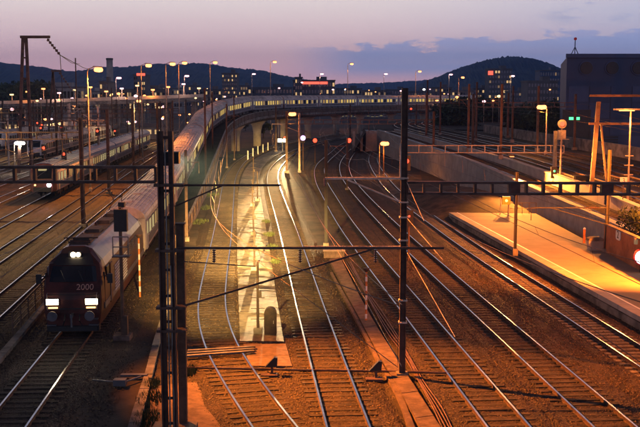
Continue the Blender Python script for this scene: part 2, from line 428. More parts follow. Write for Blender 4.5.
LOFF = [(-18.1, 58.9), (-23.5, 75.8), (-28.9, 90), (-35.3, 110), (-40.2, 112), (-45.2, 114), (-50, 116), (-55, 118), (-60, 120), (-65, 122)]
LLAB = ['yard track beside the railing left of the locomotive', 'yard track second to the left of the locomotive', 'yard track carrying the blue and white commuter train',
        'yard track just beyond the commuter train']
for i, (x0, y0) in enumerate(LOFF):
    track('L%d' % i, LLAB[i] if i < 4 else 'yard track %s beyond the track of the commuter train' % ordn[i - 3], straight(x0, y0, 330 if i < 6 else 300, .00018), near=95 if i < 2 else 0,
          group=None if i < 4 else 'far tracks in the left yard')

# ballast beds
def bed(key, p, w=1.75):
    mb = MB(); q = offset(p[::3], 0.0); t, n = frames(q); secs = []
    for i in range(len(q)):
        j = rng.uniform(-.09, .09, 6)
        secs.append([tuple(q[i] + n[i] * a + np.array((0, 0, z))) for a, z in ((-w - .55 + j[0], -.13), (-w + j[1], .0 + j[4] * .15), (0, .015), (w + j[2], .0 + j[5] * .15), (w + .55 + j[3], -.13))])
    mb.loft(secs, False, False)
    o = mb.build('ballast_bed', 'ballast'); o['kind'] = 'stuff'; tag(o, 'bed of brown crushed stone under a track', 'ballast', 'ballast beds under the tracks'); return o
for k in tracks:
    p = tracks[k]
    if k == 'T0': p = p[p[:, 2] < .25]
    bed(k, p)

# loose stones over the near beds
def stones():
    keys = ['T0', 'T1', 'T2', 'T3', 'T4', 'T5', 'L0', 'L1']
    base = []
    for k in keys:
        p = tracks[k]; p = p[(p[:, 1] > 24) & (p[:, 1] < 75) & (p[:, 2] < .2)]
        t, n = frames(p); N = len(p) * 210
        i = rng.integers(0, len(p), N); a = rng.uniform(-3.5, 3.5, N)
        q = p[i] + n[i] * a[:, None] + t[i] * rng.uniform(-.3, .3, N)[:, None]
        ok = (abs(abs(a) - .7535) > .12); q = q[ok]; a = a[ok]
        q[:, 2] = np.where(abs(a) < 1.75, .01, np.maximum(.01 - (abs(a) - 1.75) * .2, -.06)); base.append(q)
    q = np.vstack(base)
    d = q[:, 1]; px = 320 + 1000 * q[:, 0] / d
    q = q[(px > -20) & (px < 670)]
    keep = rng.uniform(0, 1, len(q)) < np.clip(1.25 - (q[:, 1] - 30) / 55, .2, 1); q = q[keep]
    N = len(q); r = rng.uniform(.022, .052, N); ang = rng.uniform(0, 6.28, N); v = np.zeros((N, 5, 3))
    for k in range(4):
        rr = r * rng.uniform(.7, 1.3, N); v[:, k, 0] = q[:, 0] + rr * np.cos(ang + k * 1.571); v[:, k, 1] = q[:, 1] + rr * np.sin(ang + k * 1.571); v[:, k, 2] = q[:, 2] + rng.uniform(-.03, .012, N)
    v[:, 4, :] = q; v[:, 4, 2] += r * rng.uniform(.5, 1.2, N); v[:, 4, 0] += rng.uniform(-.5, .5, N) * r
    f = np.array([(0, 1, 4), (1, 2, 4), (2, 3, 4), (3, 0, 4)])[None] + (np.arange(N) * 5)[:, None, None]
    me = bpy.data.meshes.new('ballast_stones'); f = f.reshape(-1, 3)
    me.vertices.add(N * 5); me.vertices.foreach_set('co', v.reshape(-1)); me.loops.add(len(f) * 3); me.loops.foreach_set('vertex_index', f.reshape(-1))
    me.polygons.add(len(f)); me.polygons.foreach_set('loop_start', np.arange(len(f)) * 3); me.polygons.foreach_set('loop_total', np.full(len(f), 3))
    me.update(calc_edges=True); me.materials.append(M['stone'])
    o = put('ballast_stones', me); o['kind'] = 'stuff'; tag(o, 'loose brown crushed stone scattered over the near tracks', 'ballast')
    return N
stones()

# ------------------------------------------------------------------ viaduct
def viaduct():
    root = thing('railway_viaduct', 'long curved concrete viaduct carrying the passenger train', 'viaduct')
    s = np.arange(26, 452, 4.0); p = np.array([tp(x) for x in s]); p[:, 2] -= .05
    right = np.interp(s, [26, 80, 150, 200, 460], [3.0, 3.4, 4.3, 5.6, 6.2]); left = np.interp(s, [26, 120, 460], [3.0, 3.2, 3.6])
    t, n = frames(p); mb = MB()
    deck = [[tuple(p[i] + n[i] * a + np.array((0, 0, z))) for a, z in ((-left[i], 0.0), (right[i], 0.0), (right[i], -.55), (right[i] - 1.2, -1.25), (-left[i] + 1.2, -1.25), (-left[i], -.55))] for i in range(len(p))]
    mb.loft(deck); mb.build('deck', 'conc_d', root)
    # ramp body under the low part
    k = s < 96; pk = p[k]; mb = MB()
    mb.loft([[tuple(pk[i] + n[i] * a + np.array((0, 0, z))) for a, z in ((-left[i] + .15, -.1), (right[i] - .15, -.1), (right[i] - .15, -pk[i][2] - .1), (-left[i] + .15, -pk[i][2] - .1))] for i in range(len(pk))])
    mb.build('ramp_wall', 'conc_d', root)
    # ballast on the deck
    mb = MB(); mb.loft([[tuple(p[i] + n[i] * a + np.array((0, 0, z))) for a, z in ((-left[i] + .25, .015), (-left[i] + .6, .06), (right[i] - .6, .06), (right[i] - .25, .015))] for i in range(len(p))], False, False)
    o = mb.build('deck_ballast', 'ballast', root); o['kind'] = 'stuff'
    # steel parapets of panels between posts
    for side, off in (('right', right), ('left', -left)):
        e = np.array([p[i] + n[i] * (off[i] - .05 * np.sign(off[i])) for i in range(len(p))])
        for i in range(len(e) - 1):
            if side == 'left' and i % 1: continue
            a, c = Vector(e[i]), Vector(e[i + 1]); d = (c - a); g = d.normalized() * .09
            MB().bar(a + g + Vector((0, 0, .52)), c - g + Vector((0, 0, .52)), .05, .84).build('parapet_panel', 'steelx', root)
            MB().box((e[i][0], e[i][1], e[i][2] + .5), (.16, .16, 1.0), math.atan2(d.y, d.x)).build('post', 'steel', root)
        sweep(MB(), e + np.array((0, 0, 1.03)), [(-.1, 0), (.1, 0), (.1, .08), (-.1, .08)]).build('parapet_rail', 'steelp', root)  # rail paler than the panels: lamplit top edge put into its colour
    # end post of the near parapet
    e = Vector(p[0] + n[0] * right[0]); MB().box((e.x + .15, e.y - .3, .65), (.5, .5, 1.5)).build('end_post', 'conc_r', root)
    # flared piers
    pier_s = list(np.arange(104, 450, 19.5))
    for ps in pier_s:
        i = int(np.argmin(abs(s - ps))); c = p[i] + n[i] * ((right[i] - left[i]) / 2 + .4); top = p[i][2] - 1.25; rz = math.atan2(n[i][1], n[i][0])
        mb = MB(); secs = []
        for z, hw, hd in ((-.2, .85, .6), (top * .55, .85, .6), (top * .8, 1.15, .65), (top, 2.0, .85)):
            secs.append([tuple(Vector((c[0], c[1], z)) + Matrix.Rotation(rz, 3, 'Z') @ Vector((hw * math.cos(a) * (1.1 if abs(math.cos(a)) > .5 else 1.0), hd * math.sin(a) * 1.1, 0))) for a in [x * math.pi / 8 for x in range(16)]])
        mb.loft(secs); mb.build('pier', 'conc', root, smooth=True)
M['steelx'] = mat('parapet_steel', (.14, .085, .055), .65, .15, var=.35, vscale=1.2)
viaduct()

# ------------------------------------------------------------------ upper level at the right: ramp walls and tracks
def wl(off, d): return off + math.tan(R(-4.57)) * (d - 78)
W1Z = lambda d: float(np.interp(d, [60, 78, 121, 176, 205], [1.3, 2.0, 3.5, 4.0, 4.3]))
W2Z = lambda d: float(np.interp(d, [60, 79, 93, 121, 205], [2.0, 2.65, 3.35, 4.0, 4.45]))
def retaining(name, label, off, zf, d0, d1, mk, step, th=.5):
    root = thing(name, label, 'retaining wall', (wl(off, d0), d0, 0)); o = Vector(root.location)
    ds = np.arange(d0, d1, step)
    for i, d in enumerate(ds):
        e = min(d + step - .04, d1); a = (wl(off, d), d); c = (wl(off, e), e); vs = []
        for (x, y), zt in ((a, zf(d)), (c, zf(e))):
            for dx, z in ((0, -.2), (th, -.2), (th, zt), (0, zt)): vs.append((x + dx - o.x, y - o.y, z))
        MB().add(vs, [(0, 1, 2, 3), (7, 6, 5, 4), (0, 4, 5, 1), (1, 5, 6, 2), (2, 6, 7, 3), (3, 7, 4, 0)]).build('wall_panel', mk, root)
    pts = np.array([(wl(off, d) - o.x + th / 2, d - o.y, zf(d) + .01) for d in np.arange(d0, d1 + .1, 4)])
    sweep(MB(), pts, [(-th / 2 - .09, 0), (th / 2 + .06, 0), (th / 2 + .06, .16), (-th / 2 - .09, .16)]).build('coping', 'conc', root)
    return root
retaining('retaining_wall', 'lower concrete retaining wall in shade behind the platform', 22.0, W1Z, 70, 206, 'conc', 4.5)
retaining('retaining_wall', 'upper concrete retaining wall lit orange under the raised tracks', 25.5, W2Z, 66, 206, 'conc', 4.5)
def upper_deck():
    ds = list(np.arange(60, 206, 5.0)); mb = MB()
    far = [(215, 15.3), (235, 16.2), (262, 20), (290, 29), (315, 44), (335, 64), (350, 90), (360, 125)]
    sec = [[(wl(25.9, d), d, W2Z(d) - .12), (wl(25.9, d) + 22, d + 3, W2Z(d) - .12)] for d in ds]
    sec += [[(x - 6 + (d - 215) * .02, d, 4.33), (x + 20, d - 10 - (d - 205) * .35, 4.33)] for d, x in far]
    mb.loft(sec, False, False); struct(mb.build('upper_track_bed', 'ballast'))
    mb = MB(); mb.loft([[(wl(22.4, d), d, W1Z(d) - .25), (wl(25.6, d), d, W1Z(d) - .25)] for d in np.arange(66, 206, 5.0)], False, False)
    struct(mb.build('ramp_track_bed', 'ballast'))
    sk = MB(); sk.loft([[(x - 6 + (d - 215) * .02, d, 4.33), (x - 9, d + 2, -.2)] for d, x in [(200, 15.5)] + far], False, False); struct(sk.build('embankment_slope', 'earth'))
upper_deck()
ab_ = thing('bridge_abutment', 'pale concrete abutment closing the far end of the ramp cutting', 'abutment', (13.2, 206.4, 0)); MB().box((1.0, 4, 2.0), (9.5, 8, 4.4)).build('block', 'conc', ab_)
for x_ in (-4.6, -6.2): MB().box((x_, 1, 2.0), (.5, .6, 4.2)).build('pillar', 'conc', ab_)
def up(off, ds=(60, 75, 90, 105, 120, 140, 160, 180, 200), far=True, zf=W2Z, o2=0):
    l = [(wl(25.5, d) + off, d, zf(d) - .06) for d in ds]
    if far: l += [(15.4 + off * .9, 218, 4.4), (16.6 + off * .8, 240, 4.4), (21 + off * .7, 265, 4.4), (31 + off * .6, 291 - off * .5, 4.4), (47 + off * .3, 316 - off, 4.4), (70, 338 - off * 1.4, 4.4), (100, 355 - off * 1.6, 4.4)]
    return l
track('U1', 'raised track directly behind the orange lit upper wall', up(2.4), near=0)
track('U2', 'raised track nearer the dark building', up(6.6), near=0)
track('U3', 'raised track below the dark building parapet', up(10.8), near=0)
track('U0', 'descending ramp track sunk between the two retaining walls', [(wl(23.95, d), d, W1Z(d) - .2) for d in (66, 80, 95, 110, 130, 150, 170, 190, 205)], near=0)
# far parapet in front of the building
def far_parapet():
    root = thing('parapet_wall', 'low dark concrete parapet between raised tracks and the big building', 'parapet', (0, 0, 0))
    for d in np.arange(70, 196, 6.0):
        x0, x1 = wl(25.5, d) + 16, wl(25.5, d + 6) + 16; z = W2Z(d)
        MB().bar((x0, d + .03, z + .6), (x1, d + 5.97, W2Z(d + 6) + .6), .3, 1.7).build('wall_panel', 'conc_d', root)
far_parapet()

# ------------------------------------------------------------------ platform
PZ = .6
def platform():
    root = thing('station_platform', 'orange lit asphalt platform with white edge line', 'platform', (0, 0, 0))
    e0 = G(449, 212.5, PZ); e1 = G(640, 317, PZ); d = (e1 - e0).normalized(); e2 = e0 + d * 75
    r0 = G(536, 213.5, PZ); r1 = G(621, 259, PZ); dr = (r1 - r0).normalized(); r2 = r0 + dr * 70
    sl = [(e0 + d * (t * 75), r0 + dr * (t * 70)) for t in np.linspace(0, 1, 26)]
    for i in range(25):
        (a, c), (a2, c2) = sl[i], sl[i + 1]
        a_, a2_ = a + d * .02, a2 - d * .02; n_ = Vector((0.62, 0, 0))
        vs = [a_ + n_, a2_ + n_, c2, c]; lo = [Vector((v.x, v.y, -.15)) for v in vs]
        MB().add(vs + lo, [(0, 1, 2, 3), (0, 4, 5, 1), (1, 5, 6, 2), (2, 6, 7, 3), (3, 7, 4, 0)]).build('paving_bay', 'asphalt', root)
        vs = [a_ + Vector((0, 0, .015)), a2_ + Vector((0, 0, .015)), a2_ + n_ * .98 + Vector((0, 0, .015)), a_ + n_ * .98 + Vector((0, 0, .015))]; lo = [Vector((v.x, v.y, .35)) for v in vs]
        MB().add(vs + lo, [(3, 2, 1, 0), (0, 4, 7, 3)[::-1], (0, 1, 5, 4), (1, 2, 6, 5), (2, 3, 7, 6), (4, 5, 6, 7)]).build('edge_slab', 'conc', root)
    q = np.array([e0 + d * t for t in np.arange(0, 75, 3)])
    sweep(MB(), q + np.array((.16, 0, -.35)), [(-.06, -.4), (.2, -.4), (.2, .05), (-.06, .05)]).build('plinth', 'conc_d', root)
    w = [e0 + Vector((.68, 0, .004)), e2 + Vector((.68, 0, .004)), e2 + Vector((.83, 0, .004)), e0 + Vector((.83, 0, .004))]
    MB().add(w, [(0, 1, 2, 3)]).build('safety_line', 'white', root)
    return e0, d, r0, dr
PE0, PD, PR0, PDR = platform()

# ------------------------------------------------------------------ rolling stock (local frame: +x along the train from its front, y left/right, z up)
def veh_frame(root, a, c):
    a, c = Vector(a), Vector(c); d = (c - a).normalized(); y = Vector((0, 0, 1)).cross(d).normalized(); z = d.cross(y)
    m = Matrix((d, y, z)).transposed().to_4x4(); m.translation = a; root.matrix_world = m
def wheelset_bogie(name, root, x, L=2.6):
    mb = MB()
    for sy in (-1, 1):
        mb.box((x, sy * 1.02, .62), (L + .9, .14, .28)); mb.box((x, sy * 1.04, .42), (.7, .18, .35))
        for dx in (-L / 2, L / 2): mb.tube([(x + dx, sy * .70, .62), (x + dx, sy * .82, .62)], .46, 14); mb.box((x + dx, sy * 1.02, .6), (.34, .22, .34))
    mb.box((x, 0, .6), (.8, 1.9, .3)); mb.build(name, 'black', root)
COACH_W = 1.42
def coach_prof(w=COACH_W, hb=.95, he=3.25, ht=4.05):
    pr = [(-w * .93, hb), (-w, hb + .25), (-w, he)]
    for a in np.linspace(0, math.pi, 11)[1:-1]: pr.append((-w * math.cos(a) * (1 - .04 * math.sin(a)), he + (ht - he) * math.sin(a) ** .85))
    return pr + [(w, he), (w, hb + .25), (w * .93, hb)]
CL = 25.6
def coach_meshes():
    out = {}
    pr = coach_prof(); L = CL
    low = [q for q in pr if q[1] <= 3.26]; nlow = [(-COACH_W * .93, .95), (-COACH_W, 1.2), (-COACH_W, 3.25), (COACH_W, 3.25), (COACH_W, 1.2), (COACH_W * .93, .95)]
    out['body'] = MB().loft([[(x, y, z) for y, z in nlow] for x in (0, L)]).mesh('body', 'silver')
    rp = [q for q in pr if q[1] >= 3.2]
    rp = [(y * 1.012, z + .008) for y, z in rp]
    mb = MB(); mb.loft([[(x, y, z) for y, z in rp] for x in (-.02, .35, L - .35, L + .02)])
    mb.use('alu')
    for a in np.linspace(.24, math.pi - .24, 13):       # longitudinal roof ribs
        y = -COACH_W * math.cos(a) * .985; z = 3.25 + .8 * math.sin(a) ** .85 + .012
        mb.box((L / 2, y, z), (L - .8, .055, .06))
    for x in np.linspace(3, L - 3, 5): mb.box((x, 0, 4.08), (.9, .5, .12))
    mb.mi = [0] * len(mb.f); out['roof'] = mb.mesh('roof', 'alu', False)
    out['window'] = MB().box((0, 0, 0), (1.28, .05, .92)).mesh('window', 'e_win'); out['window2'] = MB().box((0, 0, 0), (1.28, .05, .92)).mesh('window', 'e_winw')
    out['window4'] = MB().box((0, 0, 0), (1.28, .05, .92)).mesh('window', 'e_winb'); out['window3'] = MB().box((0, 0, 0), (1.28, .05, .92)).mesh('window', 'glassd')
    out['frame'] = MB().box((0, 0, .49), (1.40, .035, .07)).box((0, 0, -.49), (1.40, .035, .07)).box((.67, 0, 0), (.07, .035, .92)).box((-.67, 0, 0), (.07, .035, .92)).mesh('frame', 'greyd')
    out['door'] = MB().box((0, 0, 0), (1.0, .06, 2.0)).mesh('door', 'grey'); out['dwin'] = MB().box((0, 0, .45), (.55, .07, .8)).mesh('door_window', 'e_winw')
    out['band'] = MB().box((L / 2, 0, 0), (L - 2.8, .03, .5)).mesh('lower_stripe', 'greyd')
    out['gang'] = MB().box((0, 0, 0), (.45, 1.5, 2.3)).mesh('gangway', 'black')
    mb = MB()
    mb.box((0, 0, .7), (2.6, 2.2, .55)); out['under'] = mb.mesh('underfloor_box', 'black')
    mb = MB()
    wheel = None
    return out
CM = coach_meshes()
def _bogie_mesh():
    mb = MB(); L = 2.5
    for sy in (-1, 1):
        mb.box((0, sy * 1.02, .62), (L + .9, .14, .28)); mb.box((0, sy * 1.04, .42), (.7, .18, .35))
        for dx in (-L / 2, L / 2): mb.tube([(dx, sy * .70, .63), (dx, sy * .82, .63)], .46, 14); mb.box((dx, sy * 1.02, .6), (.34, .22, .34))
    mb.box((0, 0, .6), (.8, 1.9, .3)); return mb.mesh('bogie', 'black')
BOG = _bogie_mesh()
def coach(label, a, c, group, win='window', detail=True, mats=None, k=0):
    root = thing('railway_coach', label, 'railway coach', group=group)
    bo = put('body', CM['body'], root); put('roof', CM['roof'], root)
    if mats:
        for o_, mk in ((bo, mats[0]),): o_.material_slots[0].link = 'OBJECT'; o_.material_slots[0].material = M[mk]
    r_ = random.Random(k)
    for sy in (-1, 1):
        for i in range(11):
            x = 2.9 + i * 1.98
            u_ = r_.random(); w = CM['window3'] if u_ < .12 or win == 'window3' else CM['window4'] if u_ < .45 else CM[win]
            w_ = put('window', w, root, (x, sy * (COACH_W + .005), 2.42)); put('frame', CM['frame'], w_, (0, sy * .02, 0))
        for x in (1.1, CL - 1.1):
            d_ = put('door', CM['door'], root, (x, sy * (COACH_W + .01), 2.05)); put('door_window', CM['dwin'], d_, (0, sy * .01, 0))
        if detail: put('lower_stripe', CM['band'], root, (0, sy * (COACH_W + .006), 1.55))
    put('gangway', CM['gang'], root, (CL + .3, 0, 2.15)); [put('underfloor_box', CM['under'], root, (x, 0, 0)) for x in (7.2, 10.9, 14.6, 18.3)]
    for x in (3.4, CL - 3.4): put('bogie', BOG, root, (x, 0, 0))
    veh_frame(root, a, c); return root
UPV = Vector((0, 0, RAILTOP))
for k in range(12):
    s0 = 19.4 + k * 26.4
    coach('silver lit coach, %s behind the locomotive with number 2000' % ordn[k], Vector(tp(s0)) + UPV, Vector(tp(s0 + CL)) + UPV, 'coaches of the long passenger train', 'window2' if k < 2 else 'window', True, None, k)

def pantograph(mb, x, z, up=1.4):
    for sy in (-1, 1):
        mb.bar((x, sy * .45, z + .1), (x + 1.0, sy * .25, z + up * .5), .05); mb.bar((x + 1.0, sy * .25, z + up * .5), (x + .1, sy * .5, z + up), .04)
    mb.bar((x + .1, -.85, z + up), (x + .1, .85, z + up), .06); mb.bar((x + .3, -.85, z + up - .02), (x + .3, .85, z + up - .02), .05)
    mb.bar((x, -.5, z + .1), (x, .5, z + .1), .08); mb.box((x + .2, 0, z + .05), (.9, 1.1, .08))
def locomotive():
    root = thing('electric_locomotive', 'dark red electric locomotive with glaring headlights and number 2000 on its nose', 'locomotive')
    L = 18.5
    def sec(x, cap, ws):
        w = 1.46 * ws
        pr = [(-w * .9, .45), (-w * .98, 1.1), (-w, 1.7), (-w * .985, 2.5), (-w * .93, 3.1), (-w * .84, 3.42), (-w * .5, 3.95), (-w * .25, 4.08)]
        pr += [(-y, z) for y, z in pr[::-1]]
        return [(x, y, min(z, cap)) for y, z in pr]
    S = [(0.0, 1.95, .90), (.12, 2.15, .95), (.45, 2.75, .975), (.85, 3.35, .985), (1.25, 3.8, .995), (1.75, 4.1, 1.0)]
    secs = [sec(x, c, w) for x, c, w in S]; secs += [sec(L - x, c, w) for x, c, w in S[::-1]]
    mb = MB(); mb.use('red'); mb.loft(secs)
    # dark roof panels above the eaves
    mb.use('grey')
    body = mb.build('body', None, root)
    n = 16
    for i, p in enumerate(body.data.polygons):
        c = p.center
        if c.z > 3.2 and 1.7 < c.x < L - 1.7: p.material_index = 1
        if c.z > 3.9 and 1.7 < c.x < L - 1.7: p.material_index = 1
    # windscreen: a curved dark pane that follows the sloping front, standing proud of it
    def front_x(z): return float(np.interp(z, [1.95, 2.15, 2.75, 3.35, 3.8, 4.1], [0, .12, .45, .85, 1.25, 1.75]))
    def pane(name, z0, z1, w0, w1, mk, prd=.02):
        mb = MB(); rows = []
        for z in np.linspace(z0, z1, 4):
            w = w0 + (w1 - w0) * (z - z0) / (z1 - z0); rows.append([(front_x(z) - prd + .06 * abs(t) ** 3, w * t, z + .015) for t in np.linspace(-1, 1, 9)])
        mb.loft(rows, False, False); o = mb.build(name, mk, root); md = o.modifiers.new('thick', 'SOLIDIFY'); md.thickness = .03; md.offset = 0; return o
    ws = pane('windscreen', 2.52, 3.22, 1.28, 1.12, 'glassd')
    for sy in (-.5, .35): MB().bar((front_x(2.55) - .06, sy, 2.55), (front_x(3.05) - .06, sy + .28, 3.05), .03).build('wiper', 'black', ws)
    pane('upper_front', 3.26, 4.02, 1.1, .55, 'black')
    nose = MB(); rows = [[(front_x(z) - .035 + .05 * abs(t) ** 3, 1.22 * t, z) for t in np.linspace(-1, 1, 9)] for z in np.linspace(1.05, 2.4, 5)]
    for r_ in rows: 
        for j, p in enumerate(r_): r_[j] = (p[0] if p[2] > 1.95 else -.035 + .05 * abs(np.linspace(-1, 1, 9)[j]) ** 3, p[1], p[2])
    nose.loft(rows, False, False); o = nose.build('nose_panel', 'red', root); md = o.modifiers.new('thick', 'SOLIDIFY'); md.thickness = .05; md.offset = 0
    # number
    tm = text_mesh('2000', .42, .012, 'lettr'); t = put('number', tm, root); sl_ = R(28.8); t.matrix_local = Matrix(((0, math.sin(sl_), -math.cos(sl_), front_x(2.30) - .075), (-1, 0, 0, -.60), (0, math.cos(sl_), math.sin(sl_), 2.30), (0, 0, 0, 1)))
    # headlights
    for sy in (-1, 1):
        h = MB().box((-.06, sy * .93, 1.62), (.16, .62, .34)).build('headlight', 'black', root)
        MB().box((-.15, sy * .93, 1.65), (.05, .58, .27)).build('lens', 'e_head', h)
        MB().box((-.15, sy * .90, 1.36), (.04, .44, .07)).build('marker_lamp', 'e_head2', h)
    h = MB().box((front_x(3.72) - .05, 0, 3.76), (.2, .62, .26)).build('headlight', 'black', root)
    MB().disc((front_x(3.72) - .18, .08, 3.76), .13, (1, 0, 0), .05).disc((front_x(3.72) - .18, -.16, 3.76), .11, (1, 0, 0), .05).build('lens', 'e_head', h)
    # skirt, plough, buffers, coupling
    mb = MB(); mb.box((.25, 0, .55), (.4, 2.5, .75)); mb.box((.1, 0, .3), (.3, 2.3, .25)); mb.build('buffer_beam', 'black', root)
    for sy in (-.88, .88): MB().tube([(.05, sy, 1.02), (-.45, sy, 1.02)], .1, 10).disc((-.5, sy, 1.02), .24, (1, 0, 0), .06).build('buffer', 'greyd', root)
    MB().box((-.2, 0, 1.0), (.5, .12, .16)).bar((-.4, 0, 1.0), (-.4, 0, .45), .07).build('coupling_hook', 'greyd', root)
    for sy in (-1, 1):
        m_ = MB().bar((.75, sy * 1.42, 2.75), (.72, sy * 1.72, 2.72), .05).box((.72, sy * 1.72, 2.62), (.1, .26, .46)); m_.build('mirror', 'black', root)
        wdw = MB().box((1.9, sy * 1.435, 2.72), (.8, .05, .7)).build('cab_window', 'glassd', root)
        MB().box((3.0, sy * 1.455, 2.05), (.75, .05, 2.0)).build('cab_door', 'red', root)
        # pale hatched side lettering field and louvres
        mb = MB()
        for i in range(26):
            for j in range(9):  mb.box((4.3 + i * .19 + (j % 2) * .095, sy * 1.466, 1.35 + j * .16), (.09, .03, .085))
        q = mb.build('side_grille', 'twhite', root); q['kind'] = 'stuff'
        MB().box((9.4, sy * 1.44, 1.28), (17.4, .05, .3)).build('side_sill', 'greyd', root)
        for x in (10.5, 12.2, 13.9):
            lv = MB()
            for j in range(6): lv.box((x, sy * 1.43, 2.3 + j * .11), (1.3, .06, .06))
            lv.build('louvre', 'greyd', root)
    for sy in (-1, 1):
        MB().tube([(-.1, sy * 1.18, 1.25), (-.14, sy * 1.18, 1.3), (-.14, sy * 1.18, 2.0), (-.02, sy * 1.18, 2.05)], .022, 6).build('handrail', 'steel2', root)
        for z_ in (.5, .8): MB().box((-.02, sy * 1.0, z_), (.3, .45, .05)).build('step', 'greyd', root)
        MB().tube([(2.55, sy * 1.50, 1.2), (2.55, sy * 1.50, 2.6)], .02, 6).build('handrail', 'steel2', root)
        MB().box((.9, sy * 1.40, 2.05), (.03, .1, 1.7)).build('panel_seam', 'black', root)
    MB().box((-.09, 0, 1.98), (.03, 2.2, .03)).build('panel_seam', 'black', root); MB().box((-.1, 0, 1.3), (.05, 2.3, .05)).build('panel_seam', 'black', root)
    for sy in (-.35, .35): MB().tube([(-.1, sy, 1.0), (-.3, sy, .75), (-.15, sy * 1.3, .5)], .035, 6).build('brake_hose', 'black', root)
    # roof gear
    rb = MB().box((L / 2, 0, 4.06), (L - 4.2, .95, .1)).build('roof_walkway', 'roofd', root)
    for x in (3.6, 7.0, 10.8, 14.0): MB().box((x, 0, 4.2), (1.5, .8, .22)).build('roof_box', 'roofd', root)
    mb = MB(); mb.tube([(3, .3, 4.32), (15.5, .3, 4.32)], .035, 6)
    for x in np.arange(3.4, 15.5, 1.5): mb.lathe((x, .3, 4.1), [(.05, 0), (.09, .06), (.05, .1), (.09, .15), (.04, .2)], 8)
    mb.build('busbar', 'insul', root)
    pn = MB(); pantograph(pn, 15.6, 4.1, 1.5); pn.build('pantograph', 'steel', root)
    pn = MB(); pantograph(pn, 2.6, 4.1, .25); pn.build('pantograph', 'steel', root)
    for x in (4.2, L - 4.2): put('bogie', BOG, root, (x, 0, 0))
    veh_frame(root, Vector(tp(0)) + UPV, Vector(tp(L)) + UPV)
    for sy in (-1, 1): light('headlight_beam', root, (-.35, sy * .93, 1.62), 160, (1, .78, .5), .08, 55, (-20, sy * .8, -.3), .8)
    return root
M['lettr'] = mat('number_paint', (.5, .27, .2), .5, var=.1)
locomotive()

# commuter train in the left yard
def commuter(key, d0, n, label, group, white=False, lit=True):
    p = tracks[key]; i0 = int(np.argmin(abs(p[:, 1] - d0))); tr = p[i0:]; step = .6
    for k in range(n):
        a = tr[min(len(tr) - 1, int(k * 26.2 / step))]; c = tr[min(len(tr) - 1, int((k * 26.2 + CL) / step))]
        root = coach(label % (['leading', 'second', 'third', 'rear'][k]), Vector(a) + UPV, Vector(c) + UPV, group, 'window2' if lit else 'window3', False, ('twhite',), 40 + k)
        for ch in root.children:
            if ch.name.startswith('roof'): ch.material_slots[0].link = 'OBJECT'; ch.material_slots[0].material = M['blue' if not white else 'alu']
        for sy in (-1, 1): MB().box((CL / 2, sy * (COACH_W + .01), 1.5), (CL - .4, .03, .55)).build('blue_band', 'blue' if not white else 'greyd', root)
        if k == 0:
            cab = MB(); secs = []
            for x, ws, cap in ((-1.1, .80, 2.3), (-.8, .9, 2.9), (-.35, .97, 3.6), (.02, 1.0, 4.1)):
                secs.append([(x, y * ws, min(z, cap)) for y, z in coach_prof()])
            cab.use('twhite' if white else 'redcab'); cab.loft(secs); cab.build('cab', None, root)
            MB().loft([[(-1.0, -1.0, 2.35), (-1.0, 1.0, 2.35)], [(-.42, -1.0, 3.42), (-.42, 1.0, 3.42)]], False, False).build('windscreen', 'glassd', root).modifiers.new('t', 'SOLIDIFY').thickness = .14
            MB().box((-1.12, 0, 1.2), (.1, 1.9, .5)).build('front_skirt', 'black', root)
            if lit:
                MB().box((-.62, 0, 3.3), (.12, .9, .25)).build('destination_blind', 'e_winw', root)
                MB().disc((-1.16, -.75, 1.7), .24, (1, 0, 0), .08).build('headlight', 'e_pink2', root)
                MB().disc((-1.14, .75, 1.7), .1, (1, 0, 0), .08).build('headlight', 'e_head2', root)
                light('headlight_beam', root, (-1.4, -.75, 1.7), 420, (1, .7, .75), .08, 50, (-30, -.6, 0), .8)
M['redcab'] = mat('cab_red', (.12, .045, .04), .4, var=.15); em('e_pink2', (1, .72, .9), 14)
commuter('L2', 110, 4, 'blue roofed white commuter train, %s car', 'cars of the commuter train in the yard')
commuter('L5', 175, 3, 'white stabled train beyond the commuter train, %s car', 'cars of the white stabled train', True, False)
commuter('L8', 205, 3, 'dim white train far over in the yard, %s car', 'cars of the far stabled train', True, False)

# ------------------------------------------------------------------ masts, gantries, lines
def insulator(mb, a, c, r=.07):
    a, c = Vector(a), Vector(c); n = 6
    for i in range(n): mb.tube([a.lerp(c, (i + .15) / n), a.lerp(c, (i + .55) / n)], r, 8)
    mb.bar(a, c, r * .7); return mb
def h_mast(root, x, y, z0, z1, w=.26, mk='steel'):
    mb = MB(); h = z1 - z0; zc = (z0 + z1) / 2
    for s in (-1, 1): mb.box((x + s * w / 2, y, zc), (.035, w, h))
    mb.box((x, y, zc), (w, .03, h)); mb.build('mast', mk, root)
    MB().box((x, y, z0 + .15), (w * 2.2, w * 2.2, .5)).build('footing', 'conc_d', root)
def vierendeel(root, a, c, depth, pitch, w=.22, mk='steel', ch=.09):
    a, c = Vector(a), Vector(c); d = c - a; L = d.length; n = max(2, int(L / pitch)); up = Vector((0, 0, depth / 2)); side = d.normalized().cross(Vector((0, 0, 1))) * (w / 2)
    for s in (-1, 1):
        MB().bar(a + up * s, c + up * s, w, ch).build('chord', mk, root)
    for i in range(n + 1):
        p = a + d * (i / n); MB().bar(p - up, p + up, ch * 1.0, w * .96).build('web_bar', mk, root)
def lattice_mast(root, x, y, z1, w, mk='steel', pitch=.55):
    for s in (-1, 1):
        mb = MB(); mb.box((x + s * w / 2, y, z1 / 2 - .1), (w * .52, .06, z1 + .2)); mb.box((x + s * (w / 2 + w * .24), y - .13, z1 / 2 - .1), (.04, .26, z1 + .2)); mb.build('channel', mk, root)
    for z in np.arange(.4, z1, pitch): MB().box((x, y + .12, z), (w * 1.5, .02, .1)).build('batten', mk, root)

